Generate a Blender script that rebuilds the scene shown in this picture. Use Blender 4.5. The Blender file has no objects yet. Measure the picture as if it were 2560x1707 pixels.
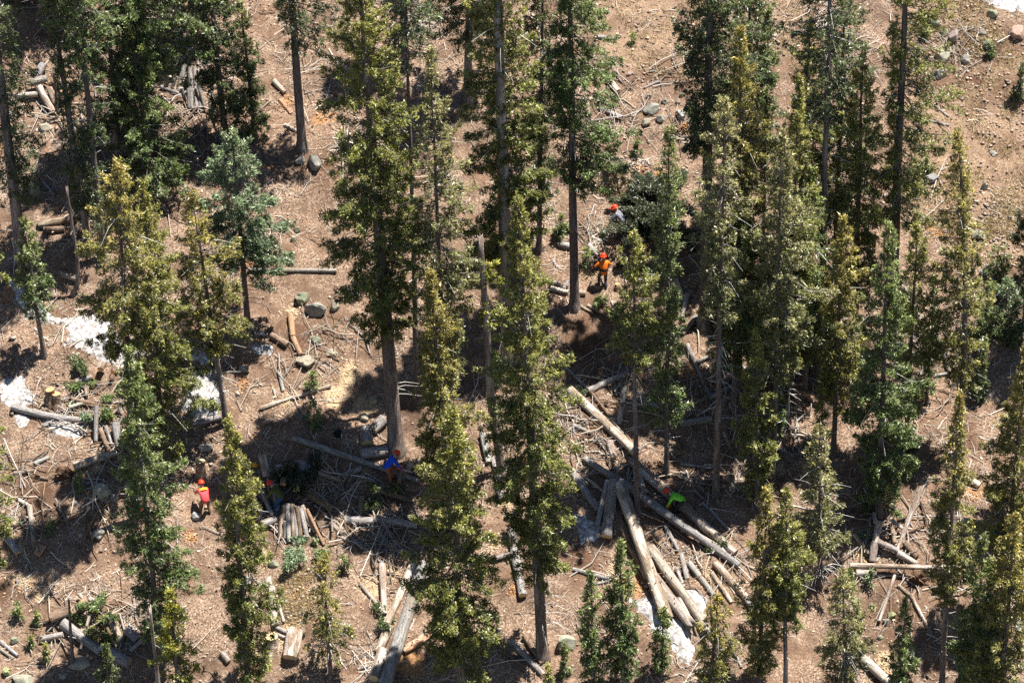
import bpy, bmesh, math, random
import numpy as np
from mathutils import Vector, Matrix, Quaternion

# ------------------------------------------------------------------ camera, sky, sun, exposure
SC = bpy.context.scene
COL = SC.collection
PITCH = math.radians(30.0)
DIST = 150.0
PXM = 56.0                                   # photograph pixels per metre at the middle of the picture
W, H = 2560.0, 1707.0
HALF = W / PXM / 2.0
CAMP = np.array([0.0, -DIST * math.cos(PITCH), DIST * math.sin(PITCH)])
FWD = np.array([0.0, math.cos(PITCH), -math.sin(PITCH)])
UPV = np.array([0.0, math.sin(PITCH), math.cos(PITCH)])
cam_d = bpy.data.cameras.new('camera')
cam_d.sensor_width = 36.0
cam_d.lens = 36.0 * DIST / (2 * HALF)
cam_d.clip_start = 1.0
cam_d.clip_end = 2000.0
cam = bpy.data.objects.new('camera', cam_d)
cam.location = CAMP
cam.rotation_euler = (math.pi / 2 - PITCH, 0, 0)
COL.objects.link(cam)
SC.camera = cam

SUN_DIR = Vector((0.275, 0.075, 0.955)).normalized()
world = bpy.data.worlds.new('World')
SC.world = world
world.use_nodes = True
wn = world.node_tree
bg = wn.nodes['Background']
sky = wn.nodes.new('ShaderNodeTexSky')
sky.sky_type = 'NISHITA'
sky.sun_disc = False
sky.sun_elevation = math.asin(SUN_DIR.z)
sky.sun_rotation = math.atan2(SUN_DIR.x, SUN_DIR.y)
sky.altitude = 3000.0
wn.links.new(sky.outputs[0], bg.inputs[0])
bg.inputs[1].default_value = 0.056
sun_d = bpy.data.lights.new('sun', 'SUN')
sun_d.energy = 5.0
sun_d.angle = math.radians(0.53)
sun_d.color = (1.0, 0.95, 0.87)
sun = bpy.data.objects.new('sun', sun_d)
sun.rotation_euler = SUN_DIR.to_track_quat('Z', 'Y').to_euler()
sun.location = (20, 10, 80)
COL.objects.link(sun)
SC.view_settings.view_transform = 'Standard'
SC.view_settings.look = 'None'
SC.view_settings.gamma = 1.0
SC.view_settings.exposure = 1.38
SC.view_settings.use_curve_mapping = False
SC.cycles.max_bounces = 6
SC.cycles.diffuse_bounces = 3
SC.cycles.transmission_bounces = 3
SC.cycles.glossy_bounces = 2
SC.cycles.use_denoising = False

# ------------------------------------------------------------------ ground height and picture-to-ground helpers
RS = np.random.RandomState(11)
LAT = RS.rand(256, 256) * 2 - 1
def vn(x, y):
    x = np.asarray(x, float); y = np.asarray(y, float)
    xi = np.floor(x).astype(int); yi = np.floor(y).astype(int)
    fx = x - xi; fy = y - yi
    fx = fx * fx * (3 - 2 * fx); fy = fy * fy * (3 - 2 * fy)
    a = LAT[xi & 255, yi & 255]; b = LAT[(xi + 1) & 255, yi & 255]
    c = LAT[xi & 255, (yi + 1) & 255]; d = LAT[(xi + 1) & 255, (yi + 1) & 255]
    return (a * (1 - fx) + b * fx) * (1 - fy) + (c * (1 - fx) + d * fx) * fy
SLOPE = math.tan(math.radians(28.0))
def ground(x, y):
    x = np.asarray(x, float); y = np.asarray(y, float)
    return (SLOPE * y + 0.45 * vn(x / 8.3 + 7, y / 7.1 + 3) + 0.20 * vn(x / 2.9 + 31, y / 2.3 + 17)
            + 0.13 * vn(x / 0.95 + 5, y / 0.8 + 51) + 0.05 * vn(x / 0.41 + 15, y / 0.37 + 81))
def g1(x, y):
    return float(ground(x, y))
def ray(px, py):
    u = (px - W / 2) / PXM / DIST
    v = -(py - H / 2) / PXM / DIST
    d = FWD + np.array([1.0, 0, 0]) * u + UPV * v
    return d / np.linalg.norm(d)
def hit(px, py, off=0.0):
    d = ray(px, py)
    a, b = 60.0, 300.0
    for _ in range(42):
        m = (a + b) / 2
        p = CAMP + d * m
        if p[2] - g1(p[0], p[1]) - off > 0: a = m
        else: b = m
    p = CAMP + d * a
    return Vector((p[0], p[1], p[2]))
def proj(p):
    q = np.array(p) - CAMP
    z = q @ FWD
    return (W / 2 + q[0] / z * DIST * PXM, H / 2 - (q @ UPV) / z * DIST * PXM, DIST * PXM / z)
def height_at(base, y_px):
    a, b = -2.0, 45.0
    for _ in range(40):
        m = (a + b) / 2
        if proj((base.x, base.y, base.z + m))[1] > y_px: a = m
        else: b = m
    return a
# regions of the photograph in which positions were read off
REG = {'A': (0, 0), 'B': (850, 0), 'C': (1700, 0), 'D': (0, 570), 'E': (850, 570), 'F': (1700, 570),
       'G': (0, 1137), 'H': (850, 1137), 'I': (1700, 1137)}
K = 860.0 / 2352.0
def at(c, x, y):
    o = REG[c]
    return o[0] + x * K, o[1] + y * K

# ------------------------------------------------------------------ materials
def new_mat(name):
    m = bpy.data.materials.new(name)
    m.use_nodes = True
    nt = m.node_tree
    return m, nt, nt.nodes['Principled BSDF']
def N(nt, t, **kw):
    n = nt.nodes.new(t)
    for k, v in kw.items():
        setattr(n, k, v)
    return n
def ramp(nt, stops, src=None):
    r = N(nt, 'ShaderNodeValToRGB')
    e = r.color_ramp.elements
    while len(e) < len(stops): e.new(0.5)
    for el, (p, c) in zip(e, stops):
        el.position = p
        el.color = (c, c, c, 1) if isinstance(c, (int, float)) else (*c, 1)
    if src is not None: nt.links.new(src, r.inputs[0])
    return r
def noise(nt, scale, detail=4, rough=0.55, vec=None, mul=None):
    n = N(nt, 'ShaderNodeTexNoise')
    n.inputs['Scale'].default_value = scale
    n.inputs['Detail'].default_value = detail
    n.inputs['Roughness'].default_value = rough
    if vec is not None:
        if mul is not None:
            mp = N(nt, 'ShaderNodeMapping')
            mp.inputs['Scale'].default_value = mul
            nt.links.new(vec, mp.inputs[0])
            vec = mp.outputs[0]
        nt.links.new(vec, n.inputs['Vector'])
    return n
def mix(nt, fac, a, b, blend='MIX'):
    m = N(nt, 'ShaderNodeMix', data_type='RGBA', blend_type=blend)
    for s, v in ((m.inputs[0], fac), (m.inputs[6], a), (m.inputs[7], b)):
        if hasattr(v, 'is_linked'): nt.links.new(v, s)
        elif isinstance(v, tuple): s.default_value = (*v, 1)
        else: s.default_value = v
    return m.outputs[2]
def bump(nt, src, bs, strength=0.5, dist=0.05):
    b = N(nt, 'ShaderNodeBump')
    b.inputs['Strength'].default_value = strength
    b.inputs['Distance'].default_value = dist
    nt.links.new(src, b.inputs['Height'])
    nt.links.new(b.outputs[0], bs.inputs['Normal'])

def mat_leaf():
    m, nt, bs = new_mat('needles')
    a = N(nt, 'ShaderNodeAttribute', attribute_name='tint')
    nt.links.new(a.outputs['Color'], bs.inputs['Base Color'])
    bs.inputs['Roughness'].default_value = 0.42
    bs.inputs['Specular IOR Level'].default_value = 0.6
    tr = N(nt, 'ShaderNodeBsdfTranslucent')
    nt.links.new(a.outputs['Color'], tr.inputs[0])
    ms = N(nt, 'ShaderNodeMixShader')
    ms.inputs[0].default_value = 0.20
    nt.links.new(bs.outputs[0], ms.inputs[1]); nt.links.new(tr.outputs[0], ms.inputs[2])
    nt.links.new(ms.outputs[0], nt.nodes['Material Output'].inputs[0])
    return m
def mat_tint(name, rough=0.85):
    m, nt, bs = new_mat(name)
    a = N(nt, 'ShaderNodeAttribute', attribute_name='tint')
    nt.links.new(a.outputs['Color'], bs.inputs['Base Color'])
    bs.inputs['Roughness'].default_value = rough
    bs.inputs['Specular IOR Level'].default_value = 0.25
    return m
def mat_bark(name, c0, c1, c2, axis='Z', patch=0.5, scale=1.0):
    """bark streaked along its axis, with lighter lichen or peeled patches; object colour varies it"""
    m, nt, bs = new_mat(name)
    tc = N(nt, 'ShaderNodeTexCoord').outputs['Object']
    oi = N(nt, 'ShaderNodeObjectInfo')
    add = N(nt, 'ShaderNodeVectorMath', operation='ADD')
    sc = N(nt, 'ShaderNodeVectorMath', operation='SCALE')
    cv = N(nt, 'ShaderNodeCombineXYZ')
    for i in range(3): nt.links.new(oi.outputs['Random'], cv.inputs[i])
    nt.links.new(cv.outputs[0], sc.inputs[0]); sc.inputs['Scale'].default_value = 40.0
    nt.links.new(tc, add.inputs[0]); nt.links.new(sc.outputs[0], add.inputs[1])
    v = add.outputs[0]
    mul = (9, 9, 1.6) if axis == 'Z' else (1.6, 9, 9)
    mul = tuple(k * scale for k in mul)
    n1 = noise(nt, 1.6, 6, 0.65, v, mul)
    n2 = noise(nt, 1.1, 4, 0.6, v, tuple(k * 0.32 for k in mul))
    n3 = noise(nt, 14.0, 3, 0.6, v)
    c = mix(nt, ramp(nt, [(0.36, 0.0), (0.66, 1.0)], n1.outputs[0]).outputs[0], c0, c1)
    f = ramp(nt, [(patch - 0.05, 0.0), (patch + 0.07, 1.0)], n2.outputs[0]).outputs[0]
    c = mix(nt, f, c, c2)
    sp = ramp(nt, [(0.34, 0.35), (0.50, 1.0)], n3.outputs[0]).outputs[0]
    c = mix(nt, 0.75, c, sp, 'MULTIPLY')
    c = mix(nt, 1.0, c, oi.outputs['Color'], 'MULTIPLY')
    nt.links.new(c, bs.inputs['Base Color'])
    bs.inputs['Roughness'].default_value = 0.9
    bs.inputs['Specular IOR Level'].default_value = 0.2
    bump(nt, n1.outputs[0], bs, 0.9, 0.05)
    return m
def mat_cut(name, c0, c1):
    m, nt, bs = new_mat(name)
    tc = N(nt, 'ShaderNodeTexCoord').outputs['Object']
    w = N(nt, 'ShaderNodeTexWave', wave_type='RINGS', rings_direction='X')
    w.inputs['Scale'].default_value = 14.0; w.inputs['Distortion'].default_value = 2.0
    w.inputs['Detail'].default_value = 2.0
    nt.links.new(tc, w.inputs[0])
    n = noise(nt, 7.0, 4, 0.6, tc)
    c = mix(nt, ramp(nt, [(0.3, 0.0), (0.7, 1.0)], n.outputs[0]).outputs[0], c0, c1)
    c = mix(nt, ramp(nt, [(0.0, 0.25), (0.6, 0.0)], w.outputs[0]).outputs[0], c, tuple(k * 0.55 for k in c0))
    nt.links.new(c, bs.inputs['Base Color'])
    bs.inputs['Roughness'].default_value = 0.8
    return m
def mat_rock():
    m, nt, bs = new_mat('rock')
    tc = N(nt, 'ShaderNodeTexCoord').outputs['Object']
    oi = N(nt, 'ShaderNodeObjectInfo')
    n1 = noise(nt, 2.2, 6, 0.7, tc); n2 = noise(nt, 9.0, 4, 0.6, tc)
    c = mix(nt, ramp(nt, [(0.3, 0.0), (0.7, 1.0)], n1.outputs[0]).outputs[0], (0.13, 0.125, 0.115), (0.33, 0.32, 0.29))
    c = mix(nt, ramp(nt, [(0.56, 0.0), (0.66, 0.6)], n2.outputs[0]).outputs[0], c, (0.30, 0.31, 0.20))
    c = mix(nt, 1.0, c, oi.outputs['Color'], 'MULTIPLY')
    nt.links.new(c, bs.inputs['Base Color'])
    bs.inputs['Roughness'].default_value = 0.9
    bump(nt, n1.outputs[0], bs, 0.7, 0.08)
    return m
def mat_plain(name, col, rough=0.7, spec=0.3, var=0.12, scale=18.0):
    m, nt, bs = new_mat(name)
    tc = N(nt, 'ShaderNodeTexCoord').outputs['Object']
    n = noise(nt, scale, 3, 0.6, tc)
    c = mix(nt, ramp(nt, [(0.3, 0.0), (0.7, 1.0)], n.outputs[0]).outputs[0],
            tuple(max(0, k * (1 - var)) for k in col), tuple(k * (1 + var) for k in col))
    nt.links.new(c, bs.inputs['Base Color'])
    bs.inputs['Roughness'].default_value = rough
    bs.inputs['Specular IOR Level'].default_value = spec
    return m
def mat_plaid():
    m, nt, bs = new_mat('plaid_cloth')
    tc = N(nt, 'ShaderNodeTexCoord').outputs['Object']
    ch = N(nt, 'ShaderNodeTexChecker'); ch.inputs['Scale'].default_value = 14.0
    ch.inputs[1].default_value = (0.28, 0.29, 0.34, 1); ch.inputs[2].default_value = (0.03, 0.03, 0.05, 1)
    nt.links.new(tc, ch.inputs[0]); nt.links.new(ch.outputs[0], bs.inputs['Base Color'])
    bs.inputs['Roughness'].default_value = 0.9
    return m
def mat_snow():
    m, nt, bs = new_mat('snow')
    tc = N(nt, 'ShaderNodeTexCoord').outputs['Object']
    n = noise(nt, 6.0, 5, 0.7, tc); n2 = noise(nt, 30.0, 2, 0.6, tc)
    c = mix(nt, ramp(nt, [(0.42, 0.0), (0.60, 1.0)], n.outputs[0]).outputs[0], (0.19, 0.165, 0.145), (0.55, 0.56, 0.58))
    c = mix(nt, ramp(nt, [(0.58, 0.0), (0.66, 0.85)], n2.outputs[0]).outputs[0], c, (0.16, 0.11, 0.07))
    nt.links.new(c, bs.inputs['Base Color'])
    bs.inputs['Roughness'].default_value = 0.6
    bump(nt, n.outputs[0], bs, 0.6, 0.06)
    return m
def mat_ground():
    m, nt, bs = new_mat('forest_soil')
    tc = N(nt, 'ShaderNodeTexCoord').outputs['Object']
    at_ = N(nt, 'ShaderNodeAttribute', attribute_name='cover')       # r sawdust, g orange rot, b dry grass
    sp = N(nt, 'ShaderNodeSeparateColor'); nt.links.new(at_.outputs['Color'], sp.inputs[0])
    big = noise(nt, 0.35, 5, 0.6, tc); mid = noise(nt, 1.9, 6, 0.7, tc)
    fine = noise(nt, 11.0, 5, 0.75, tc); fine2 = noise(nt, 24.0, 3, 0.7, tc, (1, 0.6, 1))
    c = mix(nt, ramp(nt, [(0.32, 0.0), (0.68, 1.0)], mid.outputs[0]).outputs[0], (0.082, 0.049, 0.034), (0.258, 0.172, 0.118))
    c = mix(nt, ramp(nt, [(0.38, 0.0), (0.66, 0.6)], big.outputs[0]).outputs[0], c, (0.245, 0.148, 0.095))
    patch = noise(nt, 0.8, 5, 0.65, tc)
    pf = ramp(nt, [(0.40, 0.05), (0.58, 1.0)], patch.outputs[0])
    lf = N(nt, 'ShaderNodeMath', operation='MULTIPLY')
    nt.links.new(ramp(nt, [(0.475, 0.0), (0.56, 1.0)], fine.outputs[0]).outputs[0], lf.inputs[0]); nt.links.new(pf.outputs[0], lf.inputs[1])
    c = mix(nt, lf.outputs[0], c, (0.435, 0.325, 0.240))
    hum = noise(nt, 0.55, 6, 0.7, tc)
    c = mix(nt, ramp(nt, [(0.52, 0.0), (0.66, 0.55)], hum.outputs[0]).outputs[0], c, (0.085, 0.055, 0.040))
    c = mix(nt, ramp(nt, [(0.36, 1.0), (0.46, 0.0)], fine2.outputs[0]).outputs[0], c, (0.045, 0.029, 0.022))
    # dry grass
    gcol = mix(nt, ramp(nt, [(0.35, 0.0), (0.65, 1.0)], fine.outputs[0]).outputs[0], (0.19, 0.118, 0.078), (0.385, 0.275, 0.180))
    gf = N(nt, 'ShaderNodeMath', operation='MULTIPLY')
    nt.links.new(ramp(nt, [(0.36, 0.15), (0.56, 1.0)], patch.outputs[0]).outputs[0], gf.inputs[0]); nt.links.new(sp.outputs[2], gf.inputs[1])
    c = mix(nt, gf.outputs[0], c, gcol)
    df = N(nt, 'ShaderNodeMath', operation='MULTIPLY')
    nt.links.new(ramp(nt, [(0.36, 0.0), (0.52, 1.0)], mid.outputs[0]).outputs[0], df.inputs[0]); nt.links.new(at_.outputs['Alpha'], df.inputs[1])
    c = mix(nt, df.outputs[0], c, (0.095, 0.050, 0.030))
    # sawdust and chips, broken up by noise
    def broken(ch, thr):
        ad = N(nt, 'ShaderNodeMath', operation='MULTIPLY_ADD')
        nt.links.new(mid.outputs[0], ad.inputs[0]); ad.inputs[1].default_value = 0.9; nt.links.new(ch, ad.inputs[2])
        ad2 = N(nt, 'ShaderNodeMath', operation='MULTIPLY_ADD')
        nt.links.new(fine.outputs[0], ad2.inputs[0]); ad2.inputs[1].default_value = 0.7; nt.links.new(ad.outputs[0], ad2.inputs[2])
        r = ramp(nt, [(0.0, 0.0), (1.0, 1.0)])
        mr = N(nt, 'ShaderNodeMapRange'); mr.inputs[1].default_value = thr; mr.inputs[2].default_value = thr + 0.22
        nt.links.new(ad2.outputs[0], mr.inputs[0])
        mu = N(nt, 'ShaderNodeMath', operation='MULTIPLY'); nt.links.new(mr.outputs[0], mu.inputs[0])
        gt = N(nt, 'ShaderNodeMath', operation='GREATER_THAN'); nt.links.new(ch, gt.inputs[0]); gt.inputs[1].default_value = 0.02
        nt.links.new(gt.outputs[0], mu.inputs[1])
        return mu.outputs[0]
    scol = mix(nt, fine2.outputs[0], (0.38, 0.27, 0.16), (0.55, 0.42, 0.27))
    c = mix(nt, broken(sp.outputs[0], 1.24), c, scol)
    ocol = mix(nt, fine2.outputs[0], (0.27, 0.135, 0.060), (0.43, 0.25, 0.125))
    c = mix(nt, broken(sp.outputs[1], 1.2), c, ocol)
    nt.links.new(c, bs.inputs['Base Color'])
    bs.inputs['Roughness'].default_value = 0.95
    bs.inputs['Specular IOR Level'].default_value = 0.1
    bump(nt, fine.outputs[0], bs, 0.9, 0.10)
    return m

M = {}
M['leaf'] = mat_leaf()
M['twig'] = mat_tint('twig_wood')
M['chip'] = mat_tint('wood_chip')
M['trunk'] = mat_bark('spruce_bark', (0.10, 0.078, 0.068), (0.20, 0.162, 0.140), (0.27, 0.235, 0.21), 'Z', 0.56)
M['log_grey'] = mat_bark('weathered_wood', (0.17, 0.155, 0.150), (0.40, 0.380, 0.365), (0.24, 0.195, 0.160), 'X', 0.56)
M['log_brown'] = mat_bark('brown_bark', (0.11, 0.075, 0.052), (0.25, 0.175, 0.125), (0.40, 0.335, 0.27), 'X', 0.56)
M['log_pale'] = mat_bark('peeled_wood', (0.29, 0.245, 0.205), (0.53, 0.475, 0.42), (0.25, 0.190, 0.150), 'X', 0.55)
M['log_mottle'] = mat_bark('flaking_bark', (0.20, 0.145, 0.105), (0.34, 0.265, 0.20), (0.56, 0.49, 0.42), 'X', 0.51, 1.5)
M['log_red'] = mat_bark('rotten_wood', (0.25, 0.135, 0.080), (0.42, 0.265, 0.170), (0.48, 0.37, 0.27), 'X', 0.54)
M['cut'] = mat_cut('fresh_cut_wood', (0.58, 0.40, 0.20), (0.72, 0.54, 0.31))
M['cut_orange'] = mat_cut('orange_cut_wood', (0.62, 0.29, 0.10), (0.74, 0.42, 0.18))
M['cut_old'] = mat_cut('old_cut_wood', (0.26, 0.20, 0.15), (0.42, 0.34, 0.26))
M['rock'] = mat_rock()
M['snow'] = mat_snow()
M['ground'] = mat_ground()

# ------------------------------------------------------------------ mesh helpers
def tag(o, label=None, cat=None, group=None, kind=None):
    if label: o['label'] = label
    if cat: o['category'] = cat
    if group: o['group'] = group
    if kind: o['kind'] = kind
    return o
def link(name, me, mat=None, parent=None, loc=None):
    o = bpy.data.objects.new(name, me)
    COL.objects.link(o)
    if mat is not None and me is not None and len(me.materials) == 0: me.materials.append(mat)
    if parent is not None: o.parent = parent
    if loc is not None: o.location = loc
    return o
def empty(name, loc):
    o = bpy.data.objects.new(name, None)
    o.empty_display_size = 0.3
    o.location = loc
    COL.objects.link(o)
    return o
def np_mesh(name, V, F, tint=None, smooth=False):
    """V (n,3), F (m,k) index array with one polygon size k"""
    me = bpy.data.meshes.new(name)
    V = np.asarray(V, np.float32); F = np.asarray(F, np.int32)
    k = F.shape[1]
    me.vertices.add(len(V)); me.vertices.foreach_set('co', V.ravel())
    me.loops.add(F.size); me.loops.foreach_set('vertex_index', F.ravel())
    me.polygons.add(len(F))
    me.polygons.foreach_set('loop_start', np.arange(0, F.size, k, dtype=np.int32))
    if smooth: me.polygons.foreach_set('use_smooth', np.ones(len(F), bool))
    me.update(calc_edges=True)
    if tint is not None:
        a = me.attributes.new('tint', 'FLOAT_COLOR', 'POINT')
        t = np.ones((len(V), 4), np.float32); t[:, :3] = tint
        a.data.foreach_set('color', t.ravel())
    return me
def tubes(paths, radii, sides, tints=None, cap=False):
    """paths (n,p,3), radii (n,p): many tubes at once -> V, F, tint"""
    P = np.asarray(paths, float); n, p, _ = P.shape
    R = np.asarray(radii, float)
    T = np.gradient(P, axis=1)
    T /= np.linalg.norm(T, axis=2, keepdims=True) + 1e-9
    ref = np.where(np.abs(T[..., 2:3]) > 0.9, np.array([1.0, 0, 0]), np.array([0, 0, 1.0]))
    U = np.cross(T, ref); U /= np.linalg.norm(U, axis=2, keepdims=True) + 1e-9
    Vv = np.cross(T, U)
    a = np.arange(sides) * 2 * np.pi / sides
    ring = U[:, :, None, :] * np.cos(a)[None, None, :, None] + Vv[:, :, None, :] * np.sin(a)[None, None, :, None]
    X = P[:, :, None, :] + ring * R[:, :, None, None]
    idx = np.arange(n * p * sides).reshape(n, p, sides)
    i0 = idx[:, :-1, :]; i1 = idx[:, 1:, :]
    F = np.stack([i0, np.roll(i0, -1, 2), np.roll(i1, -1, 2), i1], -1).reshape(-1, 4)
    tn = None
    if tints is not None:
        tn = np.repeat(np.asarray(tints), p * sides, axis=0)
    return X.reshape(-1, 3), F, tn

# ------------------------------------------------------------------ ground sheet
def axis_coords(lo, hi, step, far):
    core = np.arange(lo, hi + 1e-6, step)
    ext, d, s = [], 0.0, step
    while d < far:
        s *= 1.35; d += s; ext.append(d)
    ext = np.array(ext)
    return np.concatenate([lo - ext[::-1], core, hi + ext])
COVER = []   # (x, y, rx, ry, channel, strength) in metres on the ground
def cover(c, x, y, rx, ry, ch, st=1.0):
    p = hit(*at(c, x, y))
    COVER.append((p.x, p.y, rx * K / PXM, ry * K / PXM / 0.75, ch, st))
for a in [('D', 2290, 1150, 130, 130), ('E', 60, 1000, 110, 130), ('E', 160, 1230, 130, 120), ('D', 740, 620, 140, 60),
          ('G', 150, 850, 120, 80), ('G', 300, 960, 110, 70), ('G', 750, 240, 90, 70), ('G', 1990, 1190, 130, 70),
          ('G', 1900, 1250, 110, 90), ('H', 230, 900, 150, 110), ('H', 330, 790, 120, 70), ('H', 1530, 430, 90, 90), ('H', 1900, 420, 60, 160),
          ('H', 1050, 600, 90, 70), ('H', 1140, 330, 60, 50), ('H', 1870, 800, 70, 110), ('F', 1540, 1270, 150, 110),
          ('F', 1640, 1130, 110, 90), ('I', 1470, 1490, 140, 80), ('I', 1400, 1390, 90, 60), ('I', 1240, 650, 90, 80), ('F', 1600, 330, 60, 90),
          ('E', 1700, 290, 60, 60), ('G', 130, 640, 60, 50), ('D', 1400, 1280, 80, 40), ('D', 2000, 570, 70, 40), ('I', 700, 80, 80, 70),
          ('H', 1890, 90, 60, 60), ('I', 870, 860, 90, 50), ('D', 300, 1180, 110, 50), ('A', 30, 900, 60, 60), ('I', 150, 820, 90, 80),
          ('E', 1950, 1250, 90, 50), ('H', 60, 480, 60, 40), ('G', 1800, 690, 60, 50), ('D', 1950, 1180, 80, 60), ('G', 650, 70, 90, 60)]:
    cover(*a, 0, 0.62)
for a in [('H', 480, 1430, 130, 90), ('H', 2020, 880, 120, 120), ('A', 2200, 810, 130, 70), ('A', 1950, 700, 60, 60), ('I', 2000, 260, 130, 60),
          ('F', 1750, 40, 100, 45), ('B', 2060, 1170, 80, 40), ('B', 2200, 1190, 70, 30), ('D', 60, 440, 60, 80), ('G', 2000, 960, 90, 90),
          ('A', 30, 1000, 50, 60), ('D', 1660, 1060, 50, 30), ('D', 1700, 230, 60, 30), ('D', 1750, 1440, 50, 40), ('C', 20, 880, 50, 40),
          ('G', 1300, 560, 60, 40), ('F', 60, 980, 60, 50), ('H', 1190, 920, 40, 40)]:
    cover(*a, 1, 0.8)
for a in [('C', 1900, 1000, 620, 480), ('B', 2050, 200, 420, 330), ('C', 1850, 150, 300, 180), ('C', 2200, 620, 260, 300), ('F', 2150, 60, 320, 160),
          ('C', 1900, 1400, 500, 200), ('B', 1950, 1180, 160, 120), ('G', 2050, 950, 160, 130), ('C', 500, 200, 400, 250)]:
    cover(*a, 2, 0.85)
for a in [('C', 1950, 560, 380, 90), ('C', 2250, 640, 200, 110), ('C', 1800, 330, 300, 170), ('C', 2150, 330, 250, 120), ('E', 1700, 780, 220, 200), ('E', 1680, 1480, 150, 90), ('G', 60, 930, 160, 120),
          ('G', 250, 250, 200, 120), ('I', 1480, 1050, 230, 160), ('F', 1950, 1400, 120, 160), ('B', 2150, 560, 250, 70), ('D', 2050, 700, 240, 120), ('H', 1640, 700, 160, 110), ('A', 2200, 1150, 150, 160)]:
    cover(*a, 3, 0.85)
gx = axis_coords(-26, 26, 0.18, 260)
gy = axis_coords(-28, 27, 0.18, 260)
GX, GY = np.meshgrid(gx, gy)
GZ = ground(GX, GY)
nx, ny = len(gx), len(gy)
ii = np.arange(nx * ny).reshape(ny, nx)
GF = np.stack([ii[:-1, :-1], ii[:-1, 1:], ii[1:, 1:], ii[1:, :-1]], -1).reshape(-1, 4)
gm = np_mesh('ground', np.stack([GX, GY, GZ], -1).reshape(-1, 3), GF, smooth=True)
cov = np.zeros((ny, nx, 4))
for (x, y, rx, ry, ch, st) in COVER:
    q = np.sqrt(((GX - x) / rx) ** 2 + ((GY - y) / ry) ** 2)
    cov[..., ch] = np.maximum(cov[..., ch], st * np.clip(1.35 - q, 0, 1))
ca = gm.attributes.new('cover', 'FLOAT_COLOR', 'POINT')
t4 = cov.reshape(-1, 4).astype(np.float32)
ca.data.foreach_set('color', t4.ravel())
tag(link('ground', gm, M['ground']), kind='structure')
def cover_at(x, y, ch):
    v = 0.0
    for (cx, cy, rx, ry, c, st) in COVER:
        if c == ch: v = max(v, st * min(1, max(0, 1.35 - math.hypot((x - cx) / rx, (y - cy) / ry))))
    return v

# ------------------------------------------------------------------ snow patches
def snow(poly, label, thick=0.14):
    P = np.array([hit(*at(*q))[:2] for q in poly])
    lo = P.min(0) - 0.4; hi = P.max(0) + 0.4
    st = 0.085
    X, Y = np.meshgrid(np.arange(lo[0], hi[0], st), np.arange(lo[1], hi[1], st))
    inside = np.zeros(X.shape, bool); dist = np.full(X.shape, 9.0)
    n = len(P)
    for i in range(n):
        a, b = P[i], P[(i + 1) % n]
        c = ((a[1] > Y) != (b[1] > Y)) & (X < (b[0] - a[0]) * (Y - a[1]) / (b[1] - a[1] + 1e-12) + a[0])
        inside ^= c
        ab = b - a
        t = np.clip(((X - a[0]) * ab[0] + (Y - a[1]) * ab[1]) / (ab @ ab), 0, 1)
        dist = np.minimum(dist, np.hypot(X - a[0] - t * ab[0], Y - a[1] - t * ab[1]))
    sd = 0.08 + np.where(inside, dist, -dist) + 0.16 * vn(X / 0.55 + 3, Y / 0.5 + 9) + 0.08 * vn(X / 0.2, Y / 0.2)
    Z = ground(X, Y) + np.clip(sd * 0.35, -0.10, thick) + 0.02 * vn(X / 0.3 + 40, Y / 0.3)
    keep = sd > -0.22
    kf = keep[:-1, :-1] & keep[:-1, 1:] & keep[1:, 1:] & keep[1:, :-1]
    idx = np.arange(X.size).reshape(X.shape)
    F = np.stack([idx[:-1, :-1], idx[:-1, 1:], idx[1:, 1:], idx[1:, :-1]], -1)[kf]
    used, inv = np.unique(F, return_inverse=True)
    V = np.stack([X, Y, Z], -1).reshape(-1, 3)[used]
    me = np_mesh('snow_patch', V, inv.reshape(-1, 4), smooth=True)
    tag(link('snow_patch', me, M['snow']), label, 'snow', 'patches of old snow', 'stuff')
snow([('D', 60, 370), ('D', 150, 380), ('D', 230, 470), ('D', 300, 560), ('D', 400, 620), ('D', 300, 640), ('D', 180, 610), ('D', 130, 500)],
     'streak of snow behind the small fir near the left edge')
snow([('D', 430, 640), ('D', 620, 600), ('D', 750, 640), ('D', 830, 760), ('D', 880, 900), ('D', 720, 900), ('D', 560, 810), ('D', 430, 800), ('D', 520, 720)],
     'dirty snow with sawdust between the small fir and tall spruces')
snow([('D', 880, 850), ('D', 980, 870), ('D', 960, 980), ('D', 860, 930)], 'small snow remnant behind the tall golden-topped spruce trunk')
snow([('D', 1290, 960), ('D', 1380, 930), ('D', 1490, 1000), ('D', 1520, 1130), ('D', 1480, 1270), ('D', 1360, 1300), ('D', 1250, 1230)],
     'bright snow patch left of the slim bare trunk, above a pale log')
snow([('D', 1310, 820), ('D', 1460, 780), ('D', 1490, 860), ('D', 1400, 930), ('D', 1320, 900)], 'thin broken snow uphill of the bright snow patch')
snow([('D', 30, 1040), ('D', 130, 1040), ('D', 200, 1120), ('D', 240, 1200), ('D', 90, 1210), ('D', 20, 1180)], 'snow patch at the left edge above the long grey log')
snow([('D', 290, 1310), ('D', 420, 1300), ('D', 600, 1345), ('D', 570, 1400), ('D', 460, 1430), ('D', 370, 1390)], 'snow wedge directly below the long grey log')
snow([('D', 110, 1280), ('D', 190, 1290), ('D', 180, 1350), ('D', 130, 1350)], 'smallest snow scrap below the left end of the grey log', 0.08)
snow([('D', 1760, 815), ('D', 1860, 810), ('D', 1880, 860), ('D', 1780, 870)], 'small snow scrap below the two sawn orange logs', 0.1)
snow([('H', 1590, 390), ('H', 1680, 410), ('H', 1760, 500), ('H', 1740, 590), ('H', 1660, 590), ('H', 1620, 480)],
     'gritty snow patch left of the big log pile')
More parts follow.
